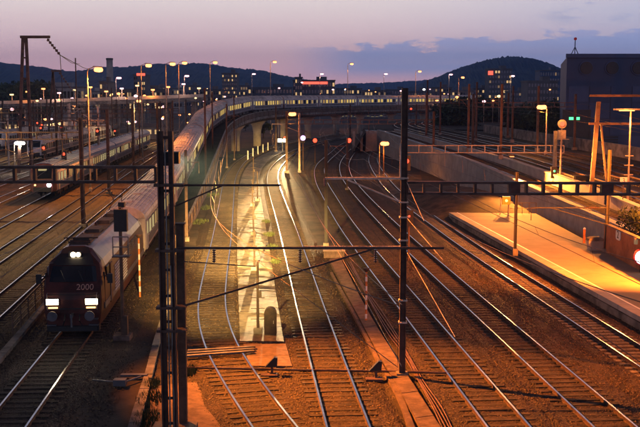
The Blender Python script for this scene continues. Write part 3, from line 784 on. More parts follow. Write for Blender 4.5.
# near left gantry: twin channel mast, shorter post, beam over the left tracks, cantilevers over the middle tracks
GY = 33.5
def near_gantry():
    t = P(165.5, 131, GY); root = thing('gantry_mast', 'twin channel steel mast with beam and long cantilevers beside the locomotive', 'gantry', (t.x, GY, 0)); o = root.location
    lx = lambda px: P(px, 200, GY).x - o.x
    lz = lambda py: P(165, py, GY).z
    lattice_mast(root, 0, 0, t.z, .33, pitch=.9)
    MB().tube([(0, -.16, -.1), (.01, -.16, 4), (-.01, -.16, t.z - .3)], .025, 6).build('conduit', 'steel2', root)
    MB().tube([(.13, -.2, -.1), (.16, -.2, 1.4), (.11, -.2, 2.6), (.15, -.2, 4.2), (.12, -.2, 6.0)], .022, 6).build('cable', 'steel2', root)
    # beam to the left
    vierendeel(root, (-.35, 0, (lz(166) + lz(183)) / 2), (-22, 0, (lz(166) + lz(183)) / 2 - .0), .50, .66)
    # upper cantilever
    z = lz(185.5); MB().bar((.3, .1, z), (lx(281), .1, z), .07).build('cantilever', 'steel', root)
    MB().bar((.3, .1, lz(206)), (lx(223), .1, z), .05).build('brace', 'steel', root)
    # lower long cantilever with brace
    z = lz(248.5); MB().bar((.3, .1, z), (lx(445), .1, z), .075, .075).build('cantilever', 'steel', root)
    MB().bar((.55, .1, lz(306)), (lx(372), .1, z - .05), .065, .065).build('brace', 'steel', root)
    MB().bar((.5, .1, lz(262)), (lx(255), .1, lz(267)), .03).build('tie_rod', 'steel', root)
    for px in (213, 300, 376): 
        m = MB(); insulator(m, (lx(px), .1, z - .05), (lx(px), .1, z - .5), .06); m.build('insulator', 'insul', root)
    for py in (185, 250, 307, 330):
        MB().box((.1, -.02, lz(py)), (1.0, .4, .09)).build('clamp', 'steel', root)
    MB().box((.1, .1, .02), (1.5, 1.2, .5)).build('footing', 'conc_r', root)
    # unseen floodlight added on the mast's far side to light strip and ballast
    h = MB().box((.1, .55, 9.6), (.55, .4, .4)).bar((.1, .1, 9.6), (.1, .45, 9.6), .08).build('floodlight', 'black', root)
    MB().box((.1, .77, 9.57), (.45, .04, .32)).build('lens', 'e_warm', h)
    for (ax, ay, cone, pw) in FLOODS: light('floodlight_beam', root, (.1, .95, 9.6), pw, (1, .58, .16), .2, cone, (ax, ay, 0), 1.0)
    r2 = thing('steel_post', 'shorter brown steel post standing against the twin channel mast', 'post', (P(181, 300, GY + .5).x, GY + .5, 0)); z2 = P(181, 225, GY + .5).z
    mb = MB(); mb.box((0, 0, z2 / 2 - .1), (.27, .05, z2 + .2)); mb.box((-.12, .12, z2 / 2 - .1), (.04, .24, z2 + .2)); mb.box((.12, .12, z2 / 2 - .1), (.04, .24, z2 + .2)); mb.build('shaft', 'steelx', r2)
    MB().box((0, .1, z2 + .03), (.34, .34, .06)).build('cap', 'steel', r2)
FLOODS = [(.6, 26, 36, 165000), (-.3, 48, 18, 1500000), (-2.4, 92, 9.5, 3600000), (-5.0, 165, 6.5, 600000)]
near_gantry()

# tall centre mast
def centre_mast():
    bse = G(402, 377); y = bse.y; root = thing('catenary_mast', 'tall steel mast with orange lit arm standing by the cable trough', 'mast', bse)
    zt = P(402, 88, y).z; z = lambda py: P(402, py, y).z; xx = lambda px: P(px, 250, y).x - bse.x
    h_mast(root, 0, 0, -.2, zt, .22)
    MB().bar((0, -.15, z(178)), (xx(325), -.15, z(178)), .09).build('cantilever', 'steel_lit', root)
    MB().bar((-.1, -.15, z(202)), (xx(347), -.15, z(179.5)), .06).build('brace', 'steel_lit', root)
    MB().bar((-.15, -.15, z(246.2)), (xx(304), -.15, z(246.2)), .05).build('registration_arm', 'steel_lit', root)
    for py in (178, 202, 217, 240, 247, 300, 322): MB().box((0, 0, z(py)), (.36, .34, .06)).build('clamp', 'steel_lit', root)
    MB().bar((-.16, -.1, z(143)), (-.16, -.1, z(180)), .06).build('lit_edge_bar', 'steel_lit', root)  # pale bar put in for the lamplit left edge of the mast
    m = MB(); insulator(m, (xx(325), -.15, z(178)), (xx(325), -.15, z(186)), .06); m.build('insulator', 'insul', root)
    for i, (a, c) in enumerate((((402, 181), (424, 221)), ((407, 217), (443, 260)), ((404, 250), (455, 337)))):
        A = Vector((.1, 0, z(a[1]))); e = P(c[0], c[1], y - 3 - i * 3) - bse; MB().bar(A, e, .02).build('stay_wire', 'steel_lit', root)
    # beam over the right hand tracks
    zb = (z(183) + z(194)) / 2; x1 = P(700, 188, y).x - bse.x
    vierendeel(root, (.15, .35, zb), (x1, .35, zb - .06), z(183) - z(194), .68, .34, ch=.09)
    for px in (515, 606):
        m = MB(); m.box((xx(px) * 1.0, .35, zb - .05), (.4, .3, .5)); insulator(m, (xx(px), .35, zb - .3), (xx(px), .35, zb - .7), .06); m.build('insulator', 'insul', root)
    h_mast(root, x1, .35, -.2, zb + .6, .25)
M['steel_lit'] = mat('lit_arm_steel', (.66, .52, .40), .6, .1, var=.3, vscale=2)  # lamplight on arms and masts is put into this paler steel colour
centre_mast()

def simple_mast(px, py_base, py_top, label, z0=0.0, arm=None, brace=None, mk='steel', w=.24, group=None, cat='mast', name='catenary_mast'):
    bse = G(px, py_base, z0); y = bse.y; root = thing(name, label, cat, bse, 0, group); zt = P(px, py_top, y).z - z0
    h_mast(root, 0, 0, -.15, zt, w, mk)
    for (x1, yy) in (arm or []):
        zz = P(px, yy, y).z - z0; xe = P(x1, yy, y).x - bse.x
        MB().bar((0, -.12, zz), (xe, -.12, zz), .07).build('cantilever', mk, root)
        MB().bar((0, -.12, zz - 1.2), (xe * .75, -.12, zz), .05).build('brace', mk, root)
        m = MB(); insulator(m, (xe * .12, -.12, zz), (xe * .3, -.12, zz), .06); m.build('insulator', 'insul', root)
        MB().bar((xe, -.12, zz), (xe, -.12, zz - .9), .04).build('drop_arm', mk, root)
    return root, y, zt
simple_mast(515, 252, 172, 'slim dark mast on the platform edge near the yellow indicator', PZ, mk='black', w=.16)
simple_mast(606, 252, 150, 'dark mast on the platform beside the orange wall with a long bracket', PZ, arm=[(531, 207.5)], w=.2, mk='black')
simple_mast(326, 246, 140, 'slim dark mast at the end of the cable trough', 0, w=.2, mk='black')  # black colour keeps this mast dark where the floodlight hits it
simple_mast(299.5, 172, 113, 'orange lit mast with bracket under the viaduct', 0, arm=[(272, 124)], mk='steel_lit', w=.22)
simple_mast(347, 190, 138, 'thin dark mast between curving tracks before the viaduct', 0, w=.2, arm=[(330, 146)])
simple_mast(383.5, 176, 143.5, 'short pole of the small orange lamp left of the tall mast', 0, w=.14)

# left yard portals and masts
def portal(label, d, x0, x1, z, group, arms=True, mk='steel'):
    root = thing('gantry_portal', label, 'gantry', (0, d, 0), 0, group)
    for x in np.arange(x0, x1 + .1, (x1 - x0) / max(1, round((x1 - x0) / 22))): h_mast(root, x, 0, -.1, z + 1.6, .3, mk)
    vierendeel(root, (x0, .25, z), (x1, .25, z), .6, 1.3, .2, mk)
    if arms:
        for k, x in enumerate(np.arange(x0 + 2.3, x1, 5.0)):
            m = MB(); m.bar((x, .25, z - .3), (x, .25, z - 1.7), .06); insulator(m, (x, .25, z - 1.2), (x + .8, .25, z - 1.5), .06); m.build('drop_bracket', mk, root)
for i, (d, x0, x1, z) in enumerate(((88, -75, -21, 8.1), (118, -78, -25, 8.3), (150, -82, -28, 8.5), (185, -86, -30, 8.6), (225, -90, -33, 8.7), (270, -92, -36, 8.7))):
    portal('steel portal spanning the left yard tracks, %s behind the twin channel mast' % ordn[i], d, x0, x1, z, 'portals over the left yard')
for i, (d, x0, x1, z) in enumerate(((150, -5, 17, 7.6), (205, -9, 22, 7.8), (250, -9, 24, 7.6))):
    portal('dark steel portal spanning the curving middle tracks, %s behind the tall mast' % ordn[i], d, x0, x1, z, 'portals over the middle tracks', i == 0)
for i, (d, z) in enumerate(((104, 6.2), (140, 10.4), (175, 10.6))):
    root = thing('gantry_portal', 'steel portal over the raised tracks, %s from the platform' % ordn[i], 'gantry', (wl(25.5, d), d, W2Z(d) - .15), 0, 'portals over the raised tracks')
    zz = z - W2Z(d)
    if i == 0:
        h_mast(root, 1.0, 0, 0, zz + 1.9, .32, 'steelp'); vierendeel(root, (2.0, .3, zz), (-14.5, .3, zz), .75, 1.3, .2, 'steelp')
        h_mast(root, -14.5, .3, -3.8, zz, .25)
        for lx_, ly_ in ((-3.6, -.6),):
            fx = MB().box((lx_, ly_ + .3, zz - .62), (.5, .7, .2)).build('fill_lamp_housing', 'black', root); MB().box((lx_ + .05, ly_ + .2, zz - .74), (.4, .5, .05)).build('bulb', 'e_sod', fx)
            light('lamp_glow', root, (lx_ + .1, ly_, zz - .9), 60000, SOD, .2, 140, (.6, -9, -1.2), .8)  # small hidden lamp added under the beam to light the upper wall
    else:
        for x in (.8, 15): h_mast(root, x, 0, 0, zz + 1.5, .3)
        vierendeel(root, (.8, .3, zz), (15, .3, zz), .6, 1.4, .2)
# scattered masts (px, base py, top py)
for i, (px, pb, pt) in enumerate(sorted(((78, 150, 58), (31, 175, 100), (63, 166, 96), (113, 152, 88), (128, 148, 92), (140, 158, 92), (206, 190, 88), (213, 172, 92), (234.5, 160, 96), (227, 168, 104), (187, 240, 150)))):
    simple_mast(px, pb, pt, 'slim dark catenary mast, %s counted from the tall lattice tower towards the viaduct' % ordn[i], 0, w=.18, group='slim masts by the viaduct', arm=[(px + 12, pt + 12)] if i % 3 == 0 else None)
for i, (px, pb, pt, z0) in enumerate(((427, 128, 80, 4.4), (440, 134, 82, 4.4), (449, 124, 88, 4.4), (468, 150, 84, 4.0), (476, 140, 82, 4.4), (500.5, 157, 84, 4.2), (512, 141, 86, 4.4), (537, 150, 86, 4.2))):
    simple_mast(px, pb, pt, 'dark catenary mast on the raised tracks, %s counted from the tall centre mast' % ordn[i], z0, w=.26, group='dark masts on the raised tracks', arm=[(px - 9, pt + 16)] if i % 2 else None)

rc = random.Random(11)
for i in range(26):
    d = rc.uniform(125, 290); x = rc.uniform(-95, -27); zt = rc.uniform(7.5, 10.5); lit_ = rc.random() < .45; mk = 'steel_lit' if lit_ else 'steel'  # part of the masts get the pale colour that imitates lamplit steel
    root = thing('catenary_mast', '%s yard mast with a short side arm among the left tracks' % ('lit-coloured pale' if lit_ else 'dark brown'), 'mast', (x, d, 0), 0, 'small masts in the left yard'); h_mast(root, 0, 0, -.1, zt, .22, mk); L_ = rc.choice((-1, 1)) * rc.uniform(2.5, 4.5)
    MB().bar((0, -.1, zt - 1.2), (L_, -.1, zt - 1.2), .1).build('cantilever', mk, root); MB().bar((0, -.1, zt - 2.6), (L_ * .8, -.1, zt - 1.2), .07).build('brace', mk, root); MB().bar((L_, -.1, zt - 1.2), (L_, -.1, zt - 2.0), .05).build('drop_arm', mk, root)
# lattice towers with arms at the far left
def tower(px_l, px_r, top, base, d, arm_px, label):
    bse = G((px_l + px_r) / 2, 150); x0, x1 = P(px_l - 3, base, d).x, P(px_r + 3, base, d).x; t0, t1 = P(px_l + 2.5, top, d).x, P(px_r - 2.5, top, d).x; zt = P(px_l, top, d).z
    root = thing('lattice_tower', label, 'tower', ((x0 + x1) / 2, d, 0)); ox = (x0 + x1) / 2
    for a, c in ((x0, t0), (x1, t1)): MB().bar((a - ox, 0, -.1), (c - ox, 0, zt), .42, .3).build('leg', 'steel', root)
    n = 6
    for i in range(n + 1):
        f = (i + .6) / (n + .6); z = zt * f; a = x0 + (t0 - x0) * f - ox; c = x1 + (t1 - x1) * f - ox; MB().bar((a, 0, z), (c, 0, z), .22).build('rung', 'steel', root)
    ax = P(arm_px, top, d).x - ox; MB().bar((t0 - ox - .4, 0, zt), (ax, 0, zt), .35, .4).build('arm', 'steel', root)
    m = MB(); e = P(arm_px + 10, top + 18, d); e = Vector((e.x - ox, 0, e.z)); m.bar((ax - .4, 0, zt - .1), (ax - .4, 0, zt - .7), .06); insulator(m, (ax - .4, 0, zt - .3), e, .22); m.build('insulator_string', 'insul', root)
    m = MB(); w0 = e
    for k in range(2):
        q = P(arm_px + 30 + 20 * k, top + 27 + 8 * k, d + 60) - root.location; m.tube([w0, w0.lerp(q, .5) - Vector((0, 0, .5)), q], .05, 5)
    m.tube([e, (e.x + .3, 0, e.z - 8)], .05, 5); m.build('conductor', 'wire', root)
tower(20.5, 28.5, 37, 140, 150, 50, 'tall lattice tower with a single arm and slanting insulators')
tower(50.5, 55.5, 71, 140, 230, 61, 'smaller lattice tower with an arm behind the tall one')

# overhead line above each track
def line(key, label, group, y0=22, y1=260, z=5.5):
    p = tracks[key]; p = p[(p[:, 1] > y0) & (p[:, 1] < y1)][::4]
    if len(p) < 8: return
    root = thing('overhead_line', label, 'overhead line', (0, 0, 0), 0, group)
    c = p + np.array((0, 0, z)); c = c + frames(c)[1] * (.2 * np.sin(np.arange(len(c)) * .13))[:, None]
    MB().tube(c, .013, 4, caps=False).build('contact_wire', 'wire', root)
    L = np.arange(len(p)) * 2.4; ph = (L % 52) / 52; ms = p + np.stack([np.zeros(len(p)), np.zeros(len(p)), z + .35 + 1.1 * (2 * ph - 1) ** 2], 1)
    MB().tube(ms, .014, 4, caps=False).build('messenger_wire', 'wire', root)
    m = MB()
    for i in range(0, len(p), 3): m.bar(c[i], ms[i], .008)
    d = m.build('dropper', 'wire', root); d['kind'] = 'stuff'
for k, nm in (('T0', 'the passenger train'), ('T1', 'the track left of the bright strip'), ('T2', 'the track right of the bright strip'), ('T3', 'the track by the tall mast'), ('T4', 'the track left of the platform track'),
              ('T5', 'the platform track'), ('L0', 'the yard track by the railing'), ('L1', 'the yard track left of the railing track'), ('L2', 'the commuter train'), ('L3', 'the track beyond the commuter train'), ('L5', 'the stabled white train'), ('U1', 'the raised track behind the lit wall'), ('U2', 'the raised track nearer the building')):
    line(k, 'overhead contact line above ' + nm, 'overhead lines')

# ------------------------------------------------------------------ lamps
def lamp(label, px, py, d, z0=0.0, arm=-1.2, power=9000, col=SOD, e='e_sod', group='tall street lamps along the skyline', pole='steelp', r=.10, head=.85, name='street_lamp'):
    t = P(px, py, d); bx = t.x - arm; root = thing(name, label, 'street lamp', (bx, d, z0), 0, group); zt = t.z - z0
    MB().tube([(0, 0, -.1), (0, 0, zt * .5), (0, 0, zt - .3)], r * 1.3, 8, r * .7).build('pole', pole, root)
    MB().tube([(0, 0, zt - .35), (arm * .1, 0, zt + .05), (arm * .55, 0, zt + .28)], r * .6, 6).build('arm', pole, root)
    MB().lathe((0, 0, -.1), [(r * 2.2, 0), (r * 2.2, .5), (r * 1.4, .7)], 10).build('base', pole, root)
    sh = MB(); sh.loft([[(arm * .5 + (arm * .9) * f * head, y * w, zt + .34 - .1 * abs(y) * 2 - .06 * f) for y in (-.3, -.15, 0, .15, .3)] for f, w in ((0, .6), (.35, 1.1), (.8, 1.0), (1.0, .5))], False, False)
    s_ = sh.build('lamp_shade', pole, root); s_.modifiers.new('t', 'SOLIDIFY').thickness = .08
    mb = MB(); mb.lathe((arm * .95, 0, zt - .02), [(.06, -.3), (.54 * head, -.24), (.66 * head, .0), (.5 * head, .24)], 10); mb.build('bulb', e, root, smooth=True)
    light('lamp_glow', root, (arm * 1.1, -.05, zt - .4), power * .5, col, .25, 150, (arm * 1.0, -.05, 0), .5); light('lamp_spill', root, (arm * 1.1, -.3, zt - .3), 1100, col, .2); return root
SK = [(99, 69.5, 120, 80000), (149, 65.5, 175, 9000), (173, 64, 190, 8000), (185, 63, 215, 8000), (215.5, 62.5, 250, 9000), (275, 62, 300, 9000), (352, 64, 330, 12000), (420, 71.5, 330, 9000), (463, 77.5, 330, 7000)]
for i, (px, py, d, pw) in enumerate(SK):
    lamp('tall orange pole lamp, %s counted from the lattice towers' % ordn[i], px, py, d, 0, 1.4, pw)
for i, (px, py, d) in enumerate(((119, 78, 290), (187, 76, 330), (254, 74, 420), (322, 74, 430), (386, 74, 430), (451, 74.5, 420), (513, 76, 400))):
    lamp('slender pinkish white lamp above the city roofs, %s counted from the chimney' % ordn[i], px, py, d, 0, .9, 3000, (1, .6, .55), 'e_pink', 'pinkish lamps above the city roofs', r=.12, head=1.2)
# right side lamps
lamp('bright orange lamp on a pole behind the raised tracks', 541.5, 107, 128, 4.0, -.7, 9000, SOD, 'e_sod', None, head=1)
def flat_lamp():
    d = 84; t = P(631, 110, d); root = thing('street_lamp', 'orange lamp with a wide flat hood beside the lattice trestle', 'street lamp', (t.x, d, W2Z(d) - .1)); zt = t.z - W2Z(d)
    MB().tube([(0, 0, 0), (0, 0, zt + .1)], .09, 8, .07).build('pole', 'steelp', root)
    MB().box((-.35, 0, zt + .15), (2.1, .6, .14)).build('hood', 'steelp', root)
    MB().box((-.35, 0, zt + .05), (1.2, .35, .08)).build('bulb', 'e_sod', root)
    for z in (2.2, 3.0, 3.8): MB().box((0, 0, z), (.7, .08, .08)).build('step', 'steelp', root)
    light('lamp_glow', root, (-.45, -.25, zt - .25), 15000, SOD, .3, 150, (-3.5, -1, 0), .5); light('lamp_spill', root, (-.5, -.5, zt - .3), 300, SOD, .2)
flat_lamp()
lamp('small orange lamp near the tall mast under the viaduct', 385, 143.5, 143, 0, .8, 4000, SOD, 'e_sod', None, r=.06, head=1)
lamp('orange lamp arm on the lit mast under the viaduct', 292, 114, depthY(172) + .3, 0, -1.0, 5000, SOD, 'e_sod', None, r=.06, head=.9)
# yard lamps on the left
lamp('white yard lamp before the white stabled train', 20, 143, 150, 0, .9, 9000, (1, .8, .62), 'e_white', None, head=1.3)
for i, (px, py, d) in enumerate(((-60, 40, 85), (-30, 95, 180), (139, 101, 235), (60, 100, 260))):
    lamp('yellowish yard lamp standing among the left yard tracks', px, py, d, 0, 1.2, (80000, 40000, 30000, 30000)[i], (1, .60, .22), 'e_sod', 'lamps in the left yard')
# platform lamps beyond the right edge and the floodlight tower left of the tracks
for k, (x, y) in enumerate(((25.0, 56.0), (24.5, 36.0))):
    pz = PZ; root = thing('platform_lamp', 'double headed orange lamp standing on the platform', 'street lamp', (x, y, pz), 0, 'lamps on the platform')
    MB().tube([(0, 0, -.1), (0, 0, 7.4)], .1, 8, .07).build('pole', 'steelp', root); MB().bar((-1.4, 0, 7.3), (1.0, 0, 7.3), .08).build('arm', 'steelp', root)
    for sx in (-1.4, 1.0): MB().box((sx, 0, 7.25), (.8, .3, .14)).build('bulb', 'e_sod', root)
    light('lamp_glow', root, (-1.4, 0, 7.0), (105000, 34000)[k], (1, .20, .012), .25, 120, (-3.4, 9, 0), .6)
def flood_tower():
    root = thing('floodlight_tower', 'tall floodlight tower left of the near tracks', 'floodlight', (-19.8, 52, 0))
    for sx in (-.5, .5):
        for sy in (-.5, .5): MB().bar((sx, sy, -.1), (sx * .5, sy * .5, 19.5), .09).build('leg', 'steel2', root)
    for z in np.arange(1, 19, 1.6):
        f = 1 - .5 * z / 19.5; mb = MB(); mb.bar((-.5 * f, -.5 * f, z), (.5 * f, -.5 * f, z + 1.2), .04); mb.bar((-.5 * f, .5 * f, z), (.5 * f, .5 * f, z + 1.2), .04); mb.build('lattice_brace', 'steel2', root)
    MB().box((0, 0, 19.6), (1.8, 1.8, .12)).build('head_frame', 'steel2', root)
    for k in range(3): MB().box((1.0, -.6 + .6 * k, 19.9), (.3, .45, .4)).build('lamp_head', 'e_sod', root)
    light('floodlight_beam', root, (1.3, .3, 19.8), 16000, (1, .30, .045), .2, 115, (26, 22, 0), .8)
    light('floodlight_beam', root, (1.3, 0, 19.8), FLOODC, (1, .25, .022), .16, 38, (22.5, -13.5, 0), 1.0)
FLOODC = 400000
flood_tower()

# ------------------------------------------------------------------ concrete strip between the middle tracks
def ribbon(name, L, Rr, mk, step, gap=.03, z=.0, th=.16, kind='slab', parent=None, cap=300):
    # slabs between two edge polylines given in photo pixels on the ground
    a = catmull([tuple(G(x, y, z)) for x, y in L], .3); c = catmull([tuple(G(x, y, z)) for x, y in Rr], .3); n = max(2, int(math.dist(a[0], a[-1]) / step))
    ia = np.linspace(0, len(a) - 1, n + 1).astype(int); ic = np.linspace(0, len(c) - 1, n + 1).astype(int)
    for i in range(n):
        p0, p1, q0, q1 = [Vector(v) for v in (a[ia[i]], a[ia[i + 1]], c[ic[i]], c[ic[i + 1]])]
        g0 = (p1 - p0).normalized() * gap / 2; dz = Vector((0, 0, rng.uniform(-.012, .012)))
        vs = [p0 + g0 + dz, q0 + g0 + dz, q1 - g0 + dz, p1 - g0 + dz]; lo = [v - Vector((0, 0, th)) for v in vs]
        MB().add(vs + lo, [(3, 2, 1, 0)[::-1], (4, 5, 1, 0), (5, 6, 2, 1), (6, 7, 3, 2), (7, 4, 0, 3)]).build(kind, mk, parent)
strip = struct(put('concrete_path', None), 'bright lit strip of concrete slabs between the two middle tracks')
ribbon('strip', [(240, 341), (239, 310), (237.5, 270), (237, 240), (237.5, 210), (239.5, 185), (246, 168), (258, 157), (276, 149)], [(284, 341), (277, 300), (270.5, 255), (265, 222), (260.5, 195), (259, 180), (262, 168), (272, 158), (286, 150.5)], 'conc_slab', 1.6, .045, .06, .16, 'paving_slab', strip)
pad = struct(put('concrete_pad', None), 'rough reddish concrete pad in front of the bright strip')
ribbon('pad', [(250, 366), (243, 343)], [(292, 366), (285.5, 343)], 'conc_r', 3.0, .02, .05, .1, 'pad_slab', pad)
pad2 = struct(put('mast_pad', None), 'reddish concrete pad under the twin channel mast')
ribbon('pad2', [(150, 440), (150, 385)], [(231, 440), (200, 381)], 'conc_r', 3.0, .02, -.02, .12, 'pad_slab', pad2)
sand = struct(put('sandy_path', None), 'sandy service path between yard tracks and the railing')
ribbon('sand', [(-30, 308), (20, 277), (60, 247), (100, 216)], [(-30, 343), (20, 303), (60, 268), (100, 234)], 'dust', 9, .0, .0, .1, 'path_patch', sand)
cross = struct(put('board_crossing', None), 'worn timber crossing boards over the bending track')
for k in range(5):
    a, c = G(186 + k * 1.0, 356 - k * 2.6, .16), G(254 + k * .5, 351 - k * 2.2, .16)
    if k in (0, 1, 2): MB().bar(a, c, .22, .08).build('board', 'sleeper_c', cross)

M['silhouette_dark'] = mat('silhouette_steel', (.028, .017, .012), .7, var=.4, vscale=3)  # near-black colour puts backlit shade into the posts and cabinet
def post(px, pb, pt, label, group, mk='silhouette_dark', rungs=5):
    bse = G(px, pb, .06); root = thing('ladder_post', label, 'post', bse, 0, group); h = P(px, pt, bse.y).z
    MB().tube([(0, 0, -.05), (0, 0, h)], .07, 8, .055).build('shaft', mk, root); MB().box((0, 0, .12), (.42, .42, .3)).build('footing', 'conc_d', root)
    for i in range(rungs): MB().bar((-.34, -.02, h * (.2 + .75 * i / rungs)), (.34, -.02, h * (.2 + .75 * i / rungs)), .03).build('rung', mk, root)
    MB().box((.12, -.06, h * .55), (.14, .12, .3)).build('junction_box', mk, root)
for i, (px, pb, pt) in enumerate(((258, 333, 263), (254.5, 270, 231), (253.5, 235, 203), (252.5, 206, 180), (253.5, 186, 158))):
    post(px, pb, pt, 'dark ladder post on the bright concrete strip, %s counted from the cabinet' % ordn[i], 'ladder posts on the bright strip')
post(257.5, 201, 172, 'thin dark post without neighbours beside the strip ladder posts', None, rungs=2)
for i, (px, pb) in enumerate(((251, 160), (256, 157), (261, 154.5), (266, 152.5), (271, 150.5))):
    bse = G(px - 3, pb, 0); r_ = thing('marker_post', 'white marker post along the concrete strip, %s before the floodlight' % ordn[4 - i], 'post', bse, 0, 'white marker posts by the strip')
    MB().box((0, 0, .8), (.2, .16, 1.7)).build('shaft', 'white', r_); MB().box((0, 0, 1.68), (.24, .2, .07)).build('cap', 'greyd', r_)

# far floodlight at the viaduct end of the strip, shining back along it
def strip_flood():
    c = P(282.5, 140.5, 207); root = thing('floodlight', 'glaring white floodlight on a short post at the far end of the bright strip', 'floodlight', (c.x, c.y, 0)); z = c.z
    MB().tube([(0, .2, -.1), (0, .2, z - .3)], .12, 8).build('post', 'steel2', root)
    for sx in (-.55, .55):
        h = MB().box((sx, .1, z), (.95, .4, .8)).build('lamp_head', 'black', root); MB().box((sx, -.12, z), (.85, .06, .7)).build('lens', 'e_head', h)
    n_ = G(262, 335) - Vector((c.x, c.y, 0))
    for cone, pw, ty in ((5.0, 1100000, -1.2), (9, 160000, -1.0), (24, 12000, -2)):
        light('floodlight_beam', root, (0, -.35, z), pw, (1, .66, .29), .25, cone, (n_.x * .9, n_.y, ty), 1.0)
strip_flood()
# round topped cabinet
def cabinet():
    bse = G(270.5, 334, .06); root = thing('equipment_cabinet', 'dark round topped cabinet on the bright concrete strip', 'cabinet', bse)
    w, h = .3, 1.35; pr = [(-w, 0), (-w, h - w)] + [(-w * math.cos(a), h - w + w * math.sin(a)) for a in np.linspace(.3, math.pi - .3, 7)] + [(w, h - w), (w, 0)]
    MB().loft([[(x, y, z) for x, z in pr] for y in (-.22, .22)]).build('body', 'silhouette_dark', root)
    MB().loft([[(x * .8, y, .1 + z * .88) for x, z in pr] for y in (-.25, -.225)]).build('door', 'silhouette_dark', root)
    MB().box((.16, -.265, .65), (.03, .03, .16)).build('handle', 'steel2', root)
cabinet()

# cable trough and pipes right of the middle track
M['cableo'] = mat('dull_cable', (.17, .09, .06), .5, var=.3)
tro = thing('cable_trough', 'concrete cable trough with lids running past the tall mast', 'cable trough')
ribbon('tro', [(329, 259), (350, 300), (366, 330), (386, 366), (424, 432), (440, 460)], [(340, 257), (362, 300), (378, 328), (402, 366), (444, 432), (462, 460)], 'conc_r', 1.0, .03, .14, .24, 'lid', tro)
ker = thing('edge_kerb', 'narrow concrete kerb along the left of the cable trough', 'kerb')
ribbon('ker', [(330, 272), (352, 312), (378, 362), (389, 380), (398, 398), (410, 432)], [(332.5, 272), (355, 312), (381.5, 362), (393, 379), (403, 397), (417, 432)], 'conc_r', 1.5, .02, .1, .2, 'kerb_stone', ker)
bx = thing('junction_box', 'low concrete junction box at the far end of the cable trough', 'box', G(334, 256)); MB().box((0, 0, .2), (1.5, 1.2, .5)).build('body', 'conc_d', bx); MB().box((0, 0, .48), (1.6, 1.3, .07)).build('lid', 'conc', bx)
for k in range(4):
    pts = [G(x + k * 2.6 * (y / 427) + math.sin(j * 1.7 + k) * 1.2, y, .07) for j, (x, y) in enumerate(((346, 262), (360, 286), (374, 308), (388, 332), (401, 352), (417, 380), (433, 406), (445, 432), (460, 460)))]
    o = MB().tube(catmull(pts, .5), .024, 6).build('cable', 'cableo'if 'cableo' in M else 'orange'); tag(o, 'dull reddish cable snaking beside the cable trough', 'cable', 'reddish cables by the trough')

# point rod across the middle tracks with two dwarf indicators
rod = thing('point_rod', 'thin steel rod crossing beneath the two middle tracks', 'rod'); MB().tube([G(186, 367.5, .13), G(300, 370, .13), G(398, 371.5, .13), G(450, 373, .13)], .05, 6).build('rod', 'steel', rod)
for px in (272, 376):
    bse = G(px, 378 - (4 if px < 300 else 0)); r_ = thing('dwarf_signal', 'small dark triangular headed point indicator %s' % ('between the two middle tracks' if px < 300 else 'beside the kerb of the cable trough'), 'indicator', bse, 0)
    MB().tube([(0, 0, -.05), (0, 0, .35)], .05, 8).build('stem', 'steel', r_)
    MB().loft([[(-.3, y, .32), (.22, y, .36), (.24, y, .72), (.1, y, .74)] for y in (-.12, .12)]).build('head', 'black', r_)
    MB().box((-.1, -.3, .03), (.7, .4, .1)).build('base_plate', 'steel', r_)

def striped(px, pb, pt, label):
    bse = G(px, pb); root = thing('striped_pole', label, 'marker pole', bse); h = P(px, pt, bse.y).z; n = 11
    for i in range(n): MB().tube([(0, 0, h * i / n), (0, 0, h * (i + 1) / n)], .055, 8).build('band', 'white' if i % 2 else 'orange', root)
    MB().lathe((0, 0, h), [(.05, 0), (.16, .12), (.18, .2), (.02, .22)], 8).build('cap', 'steelx', root)
M['cableo_'] = mat('orange_cable', (.30, .11, .045), .5, var=.25)
striped(366, 323, 272, 'orange and white striped pole beside the cable trough')
striped(140, 297, 238, 'orange and white striped pole right of the locomotive')

# signal right of the locomotive seen from behind, with ladder basket
def rear_signal():
    bse = G(123, 338); root = thing('railway_signal', 'signal mast seen from behind with dark head beside the locomotive', 'signal', bse); z = lambda py: P(123, py, bse.y).z
    MB().tube([(0, 0, -.1), (0, 0, z(207))], .09, 8, .08).build('mast', 'steelx', root)
    MB().box((.05, -.1, (z(209) + z(231)) / 2), (.62, .3, z(209) - z(231))).build('signal_head', 'black', root); MB().box((.05, .2, z(205)), (.3, .3, .25)).build('hood', 'black', root)
    for x in (-.32, .42):
        MB().bar((x, -.3, z(255)), (x, -.3, z(236)), .05).build('basket_post', 'steel2', root)
    for py in (236, 246, 255): MB().bar((-.32, -.3, z(py)), (.42, -.3, z(py)), .05).build('basket_rail', 'steel2', root)
    MB().box((.05, 0, z(256)), (.85, .7, .05)).build('basket_floor', 'steel', root); MB().box((.1, 0, .5), (.3, .3, 1.2)).build('relay_box', 'steelx', root)
    MB().box((0, 0, .0), (.8, .8, .4)).build('footing', 'conc_r', root)
rear_signal()
